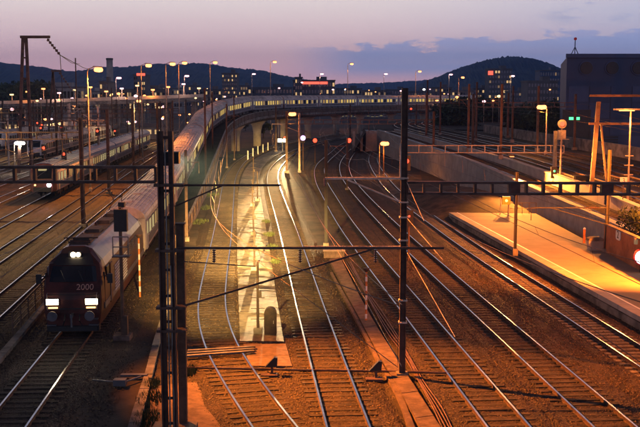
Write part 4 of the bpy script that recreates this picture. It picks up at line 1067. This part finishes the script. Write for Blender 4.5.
# railing left of the locomotive
def railing():
    a, c = G(13, 336), G(46, 299); e = a + (c - a) * 2.6; root = thing('steel_railing', 'brown steel railing left of the locomotive', 'railing', a); d = e - a; n = 12
    for i in range(n + 1): MB().bar(d * (i / n) - Vector((0, 0, .1)), d * (i / n) + Vector((0, 0, 1.15)), .06).build('post', 'steelx', root)
    for z in (.35, .62, .88): MB().bar(Vector((0, 0, z)), d + Vector((0, 0, z)), .035).build('rail', 'steelx', root)
    MB().bar(Vector((0, 0, 1.16)), d + Vector((0, 0, 1.16)), .07).build('handrail', 'steelx', root)
    k_ = thing('concrete_kerb', 'stained concrete kerb under the brown railing', 'kerb', a); dd = d.normalized()
    for i in range(14): MB().bar(dd * (i * 2.2 - 8) + Vector((.3, 0, 0)), dd * (i * 2.2 - 5.85) + Vector((.3, 0, 0)), .35, .24).build('kerb_stone', 'conc_d', k_)
railing()
# cable trough left foreground
tl = thing('cable_trough', 'stained concrete trough between the locomotive track and the twin channel mast', 'cable trough')
ribbon('tl', [(124, 440), (132, 412), (145, 372), (152, 345), (163, 310), (172, 280)], [(136, 440), (143, 412), (153, 372), (159, 345), (168.5, 310), (176, 280)], 'conc_d', 1.0, .03, .1, .22, 'lid', tl)
pl = thing('steel_plank', 'short grey steel plank by the locomotive track', 'plank', G(134, 375, .1)); MB().box((0, 0, 0), (1.1, .25, .08)).build('plank', 'greyd', pl)
pb_ = thing('point_machine', 'small grey point machine lying by the locomotive track', 'point machine', G(120, 385, .0)); MB().box((0, 0, .12), (.5, .35, .26)).build('housing', 'greyd', pb_); MB().tube([(.1, 0, .1), (.7, .9, .1)], .04, 6).build('drive_rod', 'steel2', pb_); MB().tube([(-.2, 0, .14), (-1.2, .4, .1)], .03, 6).build('drive_rod', 'steel2', pb_)

# grass tufts
def tufts(label, spots, n):
    V = []; Fc = []
    for (px, py, r) in spots:
        c = G(px, py)
        for i in range(n):
            a = rng.uniform(0, 6.28); q = math.sqrt(rng.uniform()) * r; x, y = c.x + q * math.cos(a), c.y + q * math.sin(a) * 2.2; h = rng.uniform(.1, .3); b_ = rng.uniform(0, 6.28); o = len(V)
            V += [(x - .02 * math.cos(b_), y - .02 * math.sin(b_), -.03), (x + .02 * math.cos(b_), y + .02 * math.sin(b_), -.03), (x + rng.uniform(-.1, .1), y + rng.uniform(-.1, .1), h)]; Fc.append((o, o + 1, o + 2))
    me = bpy.data.meshes.new('grass_tufts'); me.from_pydata(V, [], Fc); me.materials.append(M['grass']); o = put('grass_tufts', me); o['kind'] = 'stuff'; tag(o, label, 'grass')
tufts('green grass tufts by the trough under the twin channel mast', [(150, 400, .5), (152, 385, .3), (146, 420, .5), (190, 372, .3)], 350)
tufts('patchy grass beside the bright concrete strip', [(269, 235, .5), (272, 248, .5), (266, 222, .4), (276, 262, .4), (206, 208, .8), (200, 222, .8), (212, 195, .8), (204, 180, 1.2), (236, 156, 2)], 260)

# ------------------------------------------------------------------ colour light signals
def signal(label, px, py, d, e, r=.22, z0=0.0, group='lit railway signals', mk='black', cross=False):
    t = P(px, py, d); root = thing('railway_signal', label, 'signal', (t.x, d, z0), 0, group); z = t.z - z0
    MB().tube([(0, .1, -.1), (0, .1, z + .4)], .07, 6).build('mast', 'steel', root); MB().box((0, 0, z - .15), (.6, .12, 1.15)).build('backplate', mk, root)
    MB().tube([(0, -.05, z), (0, -.28, z)], r * 1.15, 10, caps=False).build('hood', mk, root); MB().disc((0, -.1, z), r, (0, 1, 0), .05, 12).build('lens', e, root)
for i, (px, py, d) in enumerate(((37.5, 123, 190), (42, 125, 185), (41, 128, 180), (62, 127.5, 170), (115, 131, 200), (44, 148, 120), (97.5, 131, 150), (64, 154, 118))):
    signal(('red signal, topmost of the cluster beside the tall lattice tower', 'red signal, rightmost of the cluster beside the tall lattice tower', 'red signal, lowest of the cluster beside the tall lattice tower', 'red signal below the smaller lattice tower', 'red signal beside the lit yard hut', 'red signal above the cab of the commuter train', 'red signal near the tall orange pole lamp', 'red signal over the first cars of the commuter train')[i], px, py, d, 'e_red', .17, group='red signals in the left yard')
signal('red signal beside the white light under the viaduct', 315, 140.5, 170, 'e_red', .36, group=None)
signal('red signal between the curving tracks right of the white light', 349, 140.5, 175, 'e_red', .40, group=None)
signal('red signal glowing against the viaduct pier', 285, 138, 215, 'e_red', .34, group=None)
signal('red signal among the bushes behind the viaduct pier', 255, 140, 235, 'e_red', .34, group=None)
signal('red signal on the tall mast right of the orange arm', 406.5, 161, 75, 'e_red', .18, group=None)
signal('violet white signal light under the lit mast bracket', 303, 138, 155, 'e_purple', .40, group=None)
signal('red signal above the viaduct behind the far track curve', 411, 109, 290, 'e_red', .3, 4.4, None)
signal('tiny red signal near the raised tracks lamp', 409, 216, 70, 'e_red', .08, group=None)
# round signal by the raised tracks
def round_signal():
    d = 103; t = P(562, 124, d); z0 = W2Z(d) - .15; root = thing('railway_signal', 'round orange lit signal with red lamp and box on the upper wall', 'signal', (t.x, d, z0)); z = t.z - z0
    MB().tube([(0, .1, 0), (0, .1, z)], .1, 8).build('mast', 'steelp', root); MB().disc((0, -.05, z), .46, (0, 1, 0), .12, 18).build('target', 'steelp', root)
    MB().disc((0, -.15, z + .02), .26, (0, 1, 0), .06, 12).build('lens', 'e_red', root); MB().box((0, 0, z - 1.05), (.75, .5, .85)).build('box', 'steelp', root); MB().box((.1, 0, z - 1.55), (1.2, .7, .06)).build('platform', 'steelp', root)
    for zz in np.arange(.6, z - 1.6, .4): MB().bar((-.2, .1, zz), (.2, .1, zz), .04).build('rung', 'steelp', root)
    light('lamp_glow', root, (-.9, -1.2, z + .9), 900, SOD, .1)  # orange point light set before the target, apart from the red lens
round_signal()
# lit post of the first raised portal carries a green signal low on it
signal('small green signal light at the foot of the orange lit post', 554, 171, 101, 'e_green', .12, 2.8, None)
# trestle at the right
def trestle():
    d = 88; b0 = P(591, 186, d); root = thing('steel_trestle', 'orange lit steel trestle with crossbeams beside the flat hooded lamp', 'trestle', (b0.x, d, W2Z(d) - .15)); z = lambda py: P(591, py, d).z - W2Z(d); x = lambda px: P(px, 150, d).x - b0.x
    MB().bar((0, 0, 0), (x(597), 0, z(100)), .34, .3).build('leg', 'steelx', root); MB().bar((x(609), 0, 0), (x(600), 0, z(122)), .15).build('brace', 'steelx', root)
    for py in (94, 122): MB().bar((x(588), 0, z(py)), (x(680), 0, z(py)), .16, .2).build('crossbeam', 'steelx', root)
    MB().bar((x(675), 0, 0), (x(675), 0, z(94)), .3).build('leg', 'steelp', root)
    sg = thing('number_plate_sign', 'small pale number plate on a post below the flat hooded lamp', 'sign', (P(628, 155, 83).x - .3, 83, W2Z(83))); MB().box((0, 0, .9), (.06, .06, 2.0)).build('post', 'steel', sg)
    MB().box((0, -.06, 1.75), (.62, .04, .55)).build('plate', 'white', sg); put('digit', text_mesh('3', .5, .01, 'black'), sg, (0, -.095, 1.75)).rotation_euler = (math.pi / 2, 0, 0)
trestle()

# ------------------------------------------------------------------ platform furniture
def plat():
    s0 = G(505, 214, PZ); r_ = thing('platform_signal', 'square yellow lit indicator on posts at the platform end', 'signal', s0); z = lambda py: P(505, py, s0.y).z - PZ
    for x in (-.45, .35): MB().box((x, 0, .75), (.08, .08, 1.6)).build('post', 'steelp', r_)
    MB().box((.08, -.05, z(200.5)), (.75, .2, .75)).build('box', 'yellow', r_); MB().disc((.08, -.17, z(200.5)), .13, (0, 1, 0), .05).build('lens', 'e_sod', r_)
    rl = thing('steel_railing', 'low steel railing across the end of the platform', 'railing', G(508, 213.5, PZ)); w = G(536, 213.5, PZ) - rl.location
    for i in range(5): MB().bar(w * (i / 4) - Vector((0, 0, .05)), w * (i / 4) + Vector((0, 0, 1.0)), .05).build('post', 'steel', rl)
    for zz in (.5, 1.0): MB().bar(Vector((0, 0, zz)), w + Vector((0, 0, zz)), .045).build('rail', 'steel', rl)
    c = G(595, 250, PZ); r_ = thing('grit_bin', 'pale rounded grit bin on the platform by the dark mast', 'bin', c)
    MB().loft([[(-.55 * k, -.4 * k, z_), (.55 * k, -.4 * k, z_), (.55 * k, .4 * k, z_), (-.55 * k, .4 * k, z_)] for z_, k in ((0, .85), (.55, 1.0), (.7, 1.05))]).build('tub', 'conc', r_)
    MB().loft([[(-.6 * k, -.45 * k, z_), (.6 * k, -.45 * k, z_), (.6 * k, .45 * k, z_), (-.6 * k, .45 * k, z_)] for z_, k in ((.7, 1.0), (.85, .9), (.97, .55))]).build('lid', 'conc_d', r_)
    c = G(584, 243, PZ); r_ = thing('bollard', 'slim orange bollard on the platform beside the grit bin', 'bollard', c); MB().tube([(0, 0, -.02), (0, 0, 1.05)], .1, 10).build('shaft', 'orange', r_); MB().lathe((0, 0, 1.05), [(.11, 0), (.09, .08), (.03, .12)], 10).build('cap', 'white', r_)
    # orange wall with figure plate, hedge behind it
    a, c = G(605, 251, PZ), G(645, 272, PZ); d = (c - a).normalized(); r_ = thing('ochre_wall', 'ochre rendered wall with a white figure 2 plate along the platform', 'wall', a); hz = P(605, 224, a.y).z - PZ
    for i in range(7):
        MB().bar(d * (i * 2.4 + .015) + Vector((0, 0, hz / 2 - .03)), d * (i * 2.4 + 2.385) + Vector((0, 0, hz / 2 - .03)), .25, hz).build('wall_panel', 'brick', r_)
    MB().bar(Vector((0, 0, hz + .02)), d * 17 + Vector((0, 0, hz + .02)), .36, .1).build('coping', 'conc_d', r_)
    sgn = P(618, 235, a.y - 3.4) - a; pn = Vector((-d.y, d.x, 0)); pn = -pn if pn.x > 0 else pn
    t_ = (sgn.y / d.y); c0 = d * t_ + Vector((0, 0, sgn.z)); ang = math.atan2(d.y, d.x)
    pz = thing('figure_plate', 'white rounded plate with a dark figure 2 on the ochre wall', 'sign', a + c0 + pn * .16); pz.rotation_euler = (0, 0, math.atan2(pn.y, pn.x) + math.pi / 2)
    mb = MB(); mb.loft([[(x * .52, y_, z_ * .36) for x, z_ in [(math.copysign(abs(math.cos(q)) ** .5, math.cos(q)), math.copysign(abs(math.sin(q)) ** .5, math.sin(q))) for q in np.linspace(0, 2 * math.pi, 20, endpoint=False)]] for y_ in (-.02, .02)]); mb.build('plate', 'platew', pz)
    put('figure', text_mesh('2', .72, .01, 'black'), pz, (0, -.035, 0)).rotation_euler = (math.pi / 2, 0, 0)
    for k in range(2):
        w2 = thing('wall_lamp', 'small greenish lamp fixed on the ochre wall', 'lamp', a + d * (7.2 + k * 4) + Vector((0, 0, 1.75)) + pn * .2, 0, 'lamps on the ochre wall'); MB().box((0, 0, 0), (.22, .22, .35)).build('glass', 'e_dimwin', w2); MB().box((0, 0, .2), (.3, .3, .06)).build('cap', 'steel', w2)
    hd = thing('hedge', 'dark clipped hedge behind the ochre wall', 'hedge', a + Vector((.8, 0, 0))); V = []; Fc = []
    for i in range(5200):
        q = d * rng.uniform(-.5, 16) + Vector((rng.uniform(0, 1.7), 0, rng.uniform(.2, 3.1) + .2 * math.sin(i))); s_ = rng.uniform(.07, .15); u = Vector(rng.normal(size=3)).normalized() * s_; v = Vector(rng.normal(size=3)).normalized() * s_; o = len(V); V += [q - u, q + v, q + u, q - v]; Fc.append((o, o + 1, o + 2, o + 3))
    me = bpy.data.meshes.new('foliage'); me.from_pydata([tuple(v) for v in V], [], Fc); me.materials.append(M['leaf']); put('foliage', me, hd)
    MB().bar(Vector((.9, 0, 0)), d * 15 + Vector((.9, 0, 0)), .8, 1.0).build('stem', 'bark', hd)
    k_ = P(641.5, 257, 62); ck = thing('round_sign', 'round glowing white sign with red rim above the platform', 'sign', k_); MB().disc((0, 0, 0), .52, (0, 1, 0), .2, 24).build('rim', 'redrim', ck); MB().disc((0, -.06, 0), .44, (0, 1, 0), .16, 24).build('face', 'e_clock', ck); MB().tube([(0, .15, .5), (0, .15, -k_.z + PZ)], .06, 8).build('post', 'steel', ck)
    bl = thing('cable_drum', 'dark coil of hose lying on the wall top by the trestle', 'coil', P(583, 181, 96)); bl.location.z = W2Z(96) + .15
    for z_ in (.0, .14, .28): MB().tube([(.55 * math.cos(q) * 1.6, .55 * math.sin(q), z_) for q in np.linspace(0, 6.28, 18)], .1, 6).build('coil', 'black', bl)
M['platew'] = mat('sign_white', (.75, .78, .70), .5, var=.05)
plat()
md_ = MB()   # earth mound against the lower wall
def mound():
    c = G(462, 205); nx = 24; V = []; Fc = []
    for j in range(nx):
        for i in range(nx):
            u, v = i / (nx - 1) * 2 - 1, j / (nx - 1) * 2 - 1; h = 1.9 * max(0, (1 - u * u)) * max(0, (1 - v * v)) ** .8 + rng.uniform(-.06, .06); V.append((c.x + u * 6 + v * -1.2, c.y + v * 14, h - .12))
    for j in range(nx - 1):
        for i in range(nx - 1): o = j * nx + i; Fc.append((o, o + 1, o + nx + 1, o + nx))
    struct(MB().add(V, Fc).build('earth_mound', 'earth', smooth=True))
mound()

# ------------------------------------------------------------------ big dark building at the right
UNIT = MB().box((0, 0, 0), (1, .12, 1)).mesh('window', 'glassd')
def unit_win(mk):
    if 'w_' + mk not in CM: CM['w_' + mk] = MB().box((0, 0, 0), (1, .12, 1)).mesh('window', mk)
    return CM['w_' + mk]
def big_building():
    d = 178; x0 = P(567, 60, d).x; x1 = P(720, 60, d).x; zt = P(567, 57, d).z; root = thing('depot_building', 'big dark windowless building with round vents and antenna', 'building', (x0, d, 0)); w = x1 - x0; dep = 46; sk = Vector((-1.9, dep, 0))
    # the body, its left end turned slightly to the camera
    b_ = [(0, 0), (w, 0), (w, dep), (9.9, dep)]
    MB().add([(x, y, -.2) for x, y in b_] + [(x, y, zt) for x, y in b_], [(0, 1, 5, 4), (1, 2, 6, 5), (2, 3, 7, 6), (3, 0, 4, 7), (4, 5, 6, 7)]).build('wall', 'bldb', root)
    MB().bar((-.2, -.15, zt + .2), (w, -.15, zt + .2), .5, .7).build('roof_edge', 'bldl', root)
    for i in range(7):
        for j in range(4):
            xx = .4 + i * (w - .6) / 7; pw = (w - .6) / 7 - .18; MB().box((xx + pw / 2, -.06, 1.5 + j * (zt - 6.5) / 4 + (zt - 6.5) / 8), (pw, .1, (zt - 6.5) / 4 - .2)).build('facade_panel', 'bldb' if (i + j) % 3 else 'bldl', root)
    for px in (586, 612, 638, 664):
        x = P(px, 68, d).x - x0; v = MB().disc((x, -.06, P(px, 68, d).z), 1.3, (0, 1, 0), .3, 20).build('vent', 'bldl', root); MB().disc((x, -.3, P(px, 68, d).z), 1.08, (0, 1, 0), .3, 20).build('grille', 'black', v)
    an = MB(); ax = P(579, 57, d).x - x0
    for q in (-.9, .9): an.bar((ax + q, 3, zt), (ax, 3, zt + 1.9), .12)
    an.bar((ax, 3, zt), (ax, 3, zt + 3.2), .14); an.build('antenna', 'bldl', root); MB().disc((ax, 2.9, zt + 3.3), .26, (0, 1, 0), .3).build('beacon', 'redrim', root)
    MB().box((P(576, 130, d).x - x0, -.12, 5), (5, .2, 8)).build('dark_gate', 'black', root)
    for q, (px, py) in enumerate(((571, 118.5), (577, 118.5))): MB().box((P(px, py, d).x - x0, -.25, P(px, py, d).z), (.8, .1, .5)).build('green_light', 'e_green', root)
    for px in (590, 603): MB().bar((P(px, 120, d).x - x0, -.25, P(px, 152, d).z), (P(px, 120, d).x - x0, -.25, P(px, 131, d).z), .3).build('downpipe', 'black', root)
    dr = MB(); 
    for k in range(5): MB().box((P(608, 140, d).x - x0, -.2, P(608, 137 + k * 2.6, d).z), (3.4, .12, .25)).build('louvre_slat', 'black', root)
big_building()

# ------------------------------------------------------------------ city buildings
def bld(label, px0, px1, py_top, d, mk, nx=0, nz=0, lit=.35, wmk='e_wincity', dep=14, roof=True, sign=None, group=None, zw0=2.0):
    x0, x1 = P(px0, py_top, d).x, P(px1, py_top, d).x; zt = P(px0, py_top, d).z; w = x1 - x0; root = thing('city_building', label, 'building', ((x0 + x1) / 2, d, 0), 0, group)
    MB().box((0, dep / 2, zt / 2 - .1), (w, dep, zt + .2)).build('wall', mk, root)
    if roof: MB().box((0, dep / 2, zt + .3), (w + .6, dep + .6, .6)).build('roof', 'bld1', root); MB().box((w * .18, dep / 2, zt + 1.4), (w * .25, dep * .4, 2)).build('plant_room', mk, root)
    zb = max(zw0, 3); r_ = random.Random(int(px0 * 13 + d))
    for i in range(nx):
        for j in range(nz):
            ww = w / nx; hh = (zt - zb) / nz; k = wmk if r_.random() < lit else 'glassd'
            if k == 'e_wincity' and r_.random() < .45: k = 'e_dimwin'
            o = put('window', unit_win(k), root, (-w / 2 + ww * (i + .5), -.04, zb + hh * (j + .5))); o.scale = (ww * .62, 1, hh * .5)
    if sign:
        sx, sy, sw, sh, smk = sign; c = P(sx, sy, d) - Vector(root.location); MB().box((c.x, -.4, c.z), (sw, .3, sh)).build('lit_sign', smk, root)
    return root
bld('dark office tower with a few lit windows behind the train curve', 222, 237, 74, 520, 'bld1', 8, 9, .18, 'e_wincity')
bld('wide building with a red roof sign behind the viaduct', 293, 335, 81, 560, 'bld1', 14, 4, .2, 'e_wincity', sign=(315, 83, 14, 1.4, 'e_red2'))
bld('dark block with stepped roof at the end of the red sign building', 295, 302, 78, 555, 'bld1', 3, 5, .5)
bld('dark tower with red lights left of the pole lamps', 133.5, 145, 75.5, 480, 'bld1', 6, 7, .4, 'e_wincity', sign=(141, 74.5, 4, 1.2, 'e_red2'))
bld('plain dark block left of the tall chimney', 99.5, 108, 82.5, 420, 'bld3', 3, 4, .1)
bld('long pale factory hall behind the lattice towers', 8, 84, 88, 430, 'bld2', 22, 2, .10, 'e_wincity')
bld('long low shed right of the tall chimney', 112, 168, 90, 520, 'bld3', 20, 2, .3, 'e_wincity')
bld('apartment tower with lit top floors below the wooded hill', 489, 512, 69.5, 600, 'bld1', 8, 8, .25, 'e_wincity', sign=(490.5, 73, 3, 2.4, 'e_red2'))
bld('grey block beside the apartment tower', 540, 562, 71, 640, 'bldb', 9, 6, .05)
bld('dark brown block between trees and the big building', 528, 558, 82, 420, 'bld1', 10, 5, .12)
bld('low commercial block with lit front below the raised tracks', 474, 512, 107, 300, 'bld3', 14, 2, .65, 'e_shop')
bld('glowing shop front beside the raised track curve', 448, 471, 112, 330, 'bld3', 8, 2, .55, 'e_wincity')
bld('dim station building under the viaduct with lit windows', 340, 392, 117, 420, 'bld1', 12, 3, .4, 'e_dimwin2', roof=False)
bld('low house row left of the red sign building', 248, 292, 88, 600, 'bld1', 14, 3, .22)
for i, (a, c, t, d, m_, nx, nz) in enumerate(((168, 182, 89, 620, 'bld2', 5, 3), (183, 199, 86, 700, 'bld1', 6, 4), (200, 221, 90, 640, 'bld3', 8, 3), (238, 250, 86, 760, 'bld3', 5, 4), (336, 362, 89, 700, 'bld1', 10, 3), (362, 386, 91, 620, 'bld3', 9, 3),
                                   (386, 408, 90, 720, 'bld1', 8, 3), (408, 432, 92, 560, 'bld1', 8, 3), (432, 452, 88, 700, 'bld3', 7, 4), (452, 474, 91, 560, 'bld3', 8, 3), (474, 490, 89, 620, 'bld1', 6, 4), (510, 530, 92, 520, 'bld1', 7, 4), (-15, 8, 90, 460, 'bld3', 8, 3), (84, 100, 92, 560, 'bld2', 6, 2), (150, 165, 87, 800, 'bld3', 6, 4))):
    bld('low dusky city building with scattered lit windows %s' % ('next to the chimney', 'past the long shed', 'beside the pole lamps', 'left of the office tower', 'right of the office tower', 'right of the red sign building', 'behind the lit train mid length', 'behind the tall centre mast', 'right of the tall centre mast', 'at the foot of the round hill', 'between masts of the raised tracks', 'just left of the apartment tower', 'just right of the apartment tower', 'behind the dark trees', 'left of the plain dark block', 'behind the long low shed')[i + 1 if i < 12 else i + 1], a, c, t, d, m_, nx, nz, .25, group='low city buildings on the skyline')

for o_ in bpy.data.objects:
    pass
# tall chimney
def chimney():
    d = 450; a = P(109.5, 59, d); root = thing('chimney', 'tall grey concrete chimney above the city', 'chimney', (a.x, d, 0)); MB().lathe((0, 0, -.2), [(1.9, 0), (1.55, a.z * .6), (1.4, a.z)], 16).build('shaft', 'bld2', root, smooth=True); MB().lathe((0, 0, a.z - .5), [(1.6, 0), (1.6, .8), (1.3, .9)], 16).build('rim', 'bld1', root)
chimney()
# road bridge behind the left yard
def road_bridge():
    d = 300; root = thing('road_bridge', 'long road bridge with orange lit parapet crossing behind the left yard', 'bridge', (0, d, 0)); x0, x1 = P(-40, 105, d).x, P(205, 105, d).x; z0, z1 = P(0, 107.5, d).z, P(200, 99, d).z
    MB().bar((x0, 0, z0), (x1, 8, z1), 11, 1.2).build('deck', 'conc_d', root)
    MB().bar((x0, -5.6, z0 + 1.0), (x1, 2.4, z1 + 1.0), .3, 1.0).build('parapet', 'conc', root)
    for k in range(9):
        f = (k + .5) / 9; MB().box((x0 + (x1 - x0) * f, f * 8, (z0 + (z1 - z0) * f) / 2 - .3), (1.2, 7, z0 + (z1 - z0) * f - .9)).build('pier', 'conc_d', root)
    for k in range(16):
        f = (k + .5) / 16; px = -38 + 240 * f; zd = z0 + (z1 - z0) * f + .5; kk = ('e_sod', 'e_sod', 'e_pink', 'e_warm')[k % 4]
        r_ = thing('bridge_lamp', 'short lamp standing on the road bridge parapet', 'street lamp', (x0 + (x1 - x0) * f, d - 3 + 8 * f, zd), 0, 'short lamps on the road bridge'); hh = 2.6 + (k % 3) * .7
        MB().tube([(0, 0, 0), (0, 0, hh)], .14, 6).build('pole', 'steelp', r_); MB().box((0, -.2, hh + .15), (1.0, .5, .4)).build('bulb', kk, r_)
        if k % 2 == 0: light('lamp_glow', r_, (0, -3.2, hh - .5), 1900, SOD if k % 4 == 0 else (1, .55, .4), .2)
road_bridge()
# small lamps scattered low among city and yard
LM = {}
def mini(px, py, d, k, h=5, label='distant lamp glowing among the yard and city buildings', grp='distant small lamps'):
    t = P(px, py, d)
    if k not in LM:
        LM[k] = (MB().tube([(0, 0, -1), (0, 0, 0)], .07, 5).mesh('pole', 'steelp'), MB().lathe((0, 0, 0), [(.1, -.1), (.34, 0), (.36, .2), (.1, .35)], 8).mesh('bulb', k))
    r_ = thing('distant_lamp', label, 'lamp', (t.x, d, t.z), 0, grp); p_ = put('pole', LM[k][0], r_); p_.scale = (1, 1, t.z + .1); q_ = put('bulb', LM[k][1], r_); g_ = rr.uniform(.6, 1.7); q_.scale = (g_, g_, g_)
rr = random.Random(5)
for i in range(80): mini(rr.uniform(0, 205), rr.uniform(94, 132), rr.uniform(250, 420), rr.choice(['e_sod', 'e_sod', 'e_sod', 'e_warm', 'e_pink', 'e_pink']))
for i in range(30): mini(rr.uniform(205, 560), rr.uniform(88, 101), rr.uniform(440, 620), rr.choice(['e_sod', 'e_warm', 'e_pink']))
for px, py, k in ((437, 101, 'e_sod'), (457, 98, 'e_sod'), (484, 102, 'e_pink'), (493, 101, 'e_sod'), (499, 97, 'e_warm'), (528, 119, 'e_purple'), (537, 106, 'e_warm'), (550, 90, 'e_sod'), (518, 113, 'e_white'), (468, 118, 'e_sod'), (424, 90, 'e_white'), (430, 89.5, 'e_pink'), (302, 83, 'e_pink'), (333, 90, 'e_pink'), (345, 90, 'e_wincool2'), (120, 103, 'e_pink'), (141, 100, 'e_pink')): mini(px, py, 260 if px > 430 and py > 96 else 420, k)
# passenger hall front lit at left yard: signal box houses
def hut(px, pb, label, w=5, h=3, d_=4, mk='bld3', win='e_wincity'):
    c = G(px, pb); r_ = thing('yard_hut', label, 'hut', c); MB().box((0, 0, h / 2 - .05), (w, d_, h + .1)).build('wall', mk, r_); MB().loft([[(-w / 2 - .3, -d_ / 2 - .3, h), (-w / 2 - .3, 0, h + .9), (-w / 2 - .3, d_ / 2 + .3, h)], [(w / 2 + .3, -d_ / 2 - .3, h), (w / 2 + .3, 0, h + .9), (w / 2 + .3, d_ / 2 + .3, h)]]).build('roof', 'bld1', r_)
    for i in range(3): o = put('window', unit_win(win), r_, (-w / 3 + i * w / 3, -d_ / 2 - .03, h * .6)); o.scale = (w / 5, 1, h * .35)
    MB().box((w / 2 + .03, 0, 1.0), (.08, 1.0, 2.0)).build('door', 'black', r_)
hut(108, 140, 'small lit yard hut below the road bridge'); hut(90, 134, 'low hut with warm windows among the yard masts', 8, 3.4); hut(150, 139, 'lit hut beside the climbing train', 7, 3.2, 4, 'bld2'); hut(10, 133, 'hut with orange windows at the yard edge', 9, 3.2)

# ------------------------------------------------------------------ trees
def tree_meshes(k):
    r_ = np.random.default_rng(100 + k); V = []; Fc = []; mb = MB()
    mb.tube([(0, 0, -.2), (.1, 0, 2.2), (0, .1, 4.2)], .32, 7, .16)
    cl = [(r_.normal(0, 1.5), r_.normal(0, 1.5), r_.uniform(3.2, 8.5), r_.uniform(.9, 1.7)) for _ in range(16)]
    for c in cl:
        mb.tube([(0, .05, 3 + .1 * c[2]), (c[0] * .6, c[1] * .6, c[2] * .85), (c[0], c[1], c[2])], .1, 5, .03)
        for _ in range(75):
            u = r_.normal(size=3); u /= np.linalg.norm(u); p = np.array(c[:3]) + u * c[3] * r_.uniform(.55, 1.1); s_ = r_.uniform(.12, .28); a = r_.normal(size=3) * s_; e = r_.normal(size=3) * s_; o = len(V); V += [tuple(p - a), tuple(p + e), tuple(p + a), tuple(p - e)]; Fc.append((o, o + 1, o + 2, o + 3))
    me = bpy.data.meshes.new('crown'); me.from_pydata(V, [], Fc); me.materials.append(M['leaf']); return mb.mesh('trunk', 'bark'), me
TM = [tree_meshes(k) for k in range(4)]
def tree(px, pb, top, z0, label, grp, d=None):
    c = G(px, pb, z0) if d is None else P(px, pb, d); s_ = (P(px, top, c.y).z - z0) / 9.0; i = rr.randrange(4); r_ = thing('tree', label, 'tree', (c.x, c.y, z0), rr.uniform(0, 6), grp); r_.scale = (s_ * 1.15, s_ * 1.15, s_); put('trunk', TM[i][0], r_); put('crown', TM[i][1], r_)
for i in range(15): tree(rr.uniform(-10, 50), 118 + rr.uniform(-2, 6), rr.uniform(80, 93), 0, 'dark tree on the rise behind the lattice towers', 'dark trees at the left', rr.uniform(330, 420))
for i in range(16): tree(rr.uniform(447, 562), 120, rr.uniform(97, 112), 0, 'dark tree below the raised tracks by the street', 'dark trees beside the raised tracks', rr.uniform(215, 290))
for i in range(9): tree(rr.uniform(205, 300), 120, rr.uniform(118, 128), 0, 'dark bush under the viaduct', 'bushes under the viaduct', rr.uniform(262, 330))

# ------------------------------------------------------------------ hills
def hill(name, ridge, d, depth, label, seed):
    r_ = np.random.default_rng(seed); px = np.array([q[0] for q in ridge], float); py = np.array([q[1] for q in ridge], float)
    u = np.linspace(px[0], px[-1], 420); top = np.interp(u, px, py); k = np.ones(9) / 9; top = np.convolve(np.pad(top, 4, 'edge'), k, 'valid')
    rough = np.convolve(r_.normal(0, 1, len(u) + 8), np.ones(3) / 3, 'same')[4:-4] * .35; nv = 26; V = []; Fc = []
    for j in range(nv):
        f = j / (nv - 1); y = d - depth * (1 - f)
        for i in range(len(u)):
            p = P(u[i], top[i] - rough[i] * f, d); sh = math.sin(f * math.pi / 2) ** 1.2; z = p.z * sh * (1 + .07 * math.sin(u[i] * .12 + j * .7) * (1 - f) * f * 4) + r_.normal(0, 1.6) * (j > 0)
            V.append((p.x * (y / d) * .6 + p.x * .4, y, z - 1.0))
    o = len(V); n = len(u)
    for i in range(n): V.append((V[(nv - 1) * n + i][0], d + depth, -2))
    for j in range(nv):
        for i in range(n - 1): q = j * n + i; Fc.append((q, q + 1, q + n + 1, q + n))
    return struct(MB().add(V, Fc).build(name, 'forest', smooth=False), label)
hill('hill', [(-260, 75), (-120, 66), (-40, 60), (0, 62), (25, 66), (50, 69), (75, 72), (100, 71), (120, 68), (150, 67), (180, 65), (200, 65), (225, 67), (245, 70), (270, 73), (300, 79), (330, 86), (360, 91), (400, 94)], 3300, 1500, 'long wooded ridge behind the left half of the city', 1)
hill('hill', [(180, 93), (240, 88), (280, 86), (340, 84), (380, 83), (430, 80), (480, 80), (560, 82)], 4600, 1000, 'low far ridge seen in the gap between the hills', 2)
hill('hill', [(395, 92), (415, 87), (432, 79), (450, 72), (470, 65), (490, 60), (505, 58), (522, 60), (540, 66), (556, 73), (580, 80), (620, 88)], 2600, 1100, 'round wooded hill behind the apartment tower', 3)
hill('hill', [(520, 84), (545, 76), (560, 71), (580, 66), (600, 62), (625, 58), (650, 55), (720, 50), (860, 58), (1000, 70)], 3600, 1300, 'wooded ridge rising behind the big dark building', 4)

# ------------------------------------------------------------------ haze
def haze():
    m = bpy.data.materials.new('haze_air'); m.use_nodes = True; nt = m.node_tree; nt.nodes.clear(); out = nt.nodes.new('ShaderNodeOutputMaterial'); v = nt.nodes.new('ShaderNodeVolumePrincipled')
    v.inputs['Color'].default_value = (.24, .46, 1.0, 1); v.inputs['Density'].default_value = HAZE; v.inputs['Anisotropy'].default_value = .2; nt.links.new(v.outputs[0], out.inputs['Volume'])
    o = MB().box((0, 2900, 119), (8200, 6000, 242)).build('haze', 'cityg'); o.data.materials.clear(); o.data.materials.append(m); o['kind'] = 'stuff'; o['label'] = 'blue dusk air over the yard and the hills'; o['category'] = 'haze'
HAZE = .00017
haze()
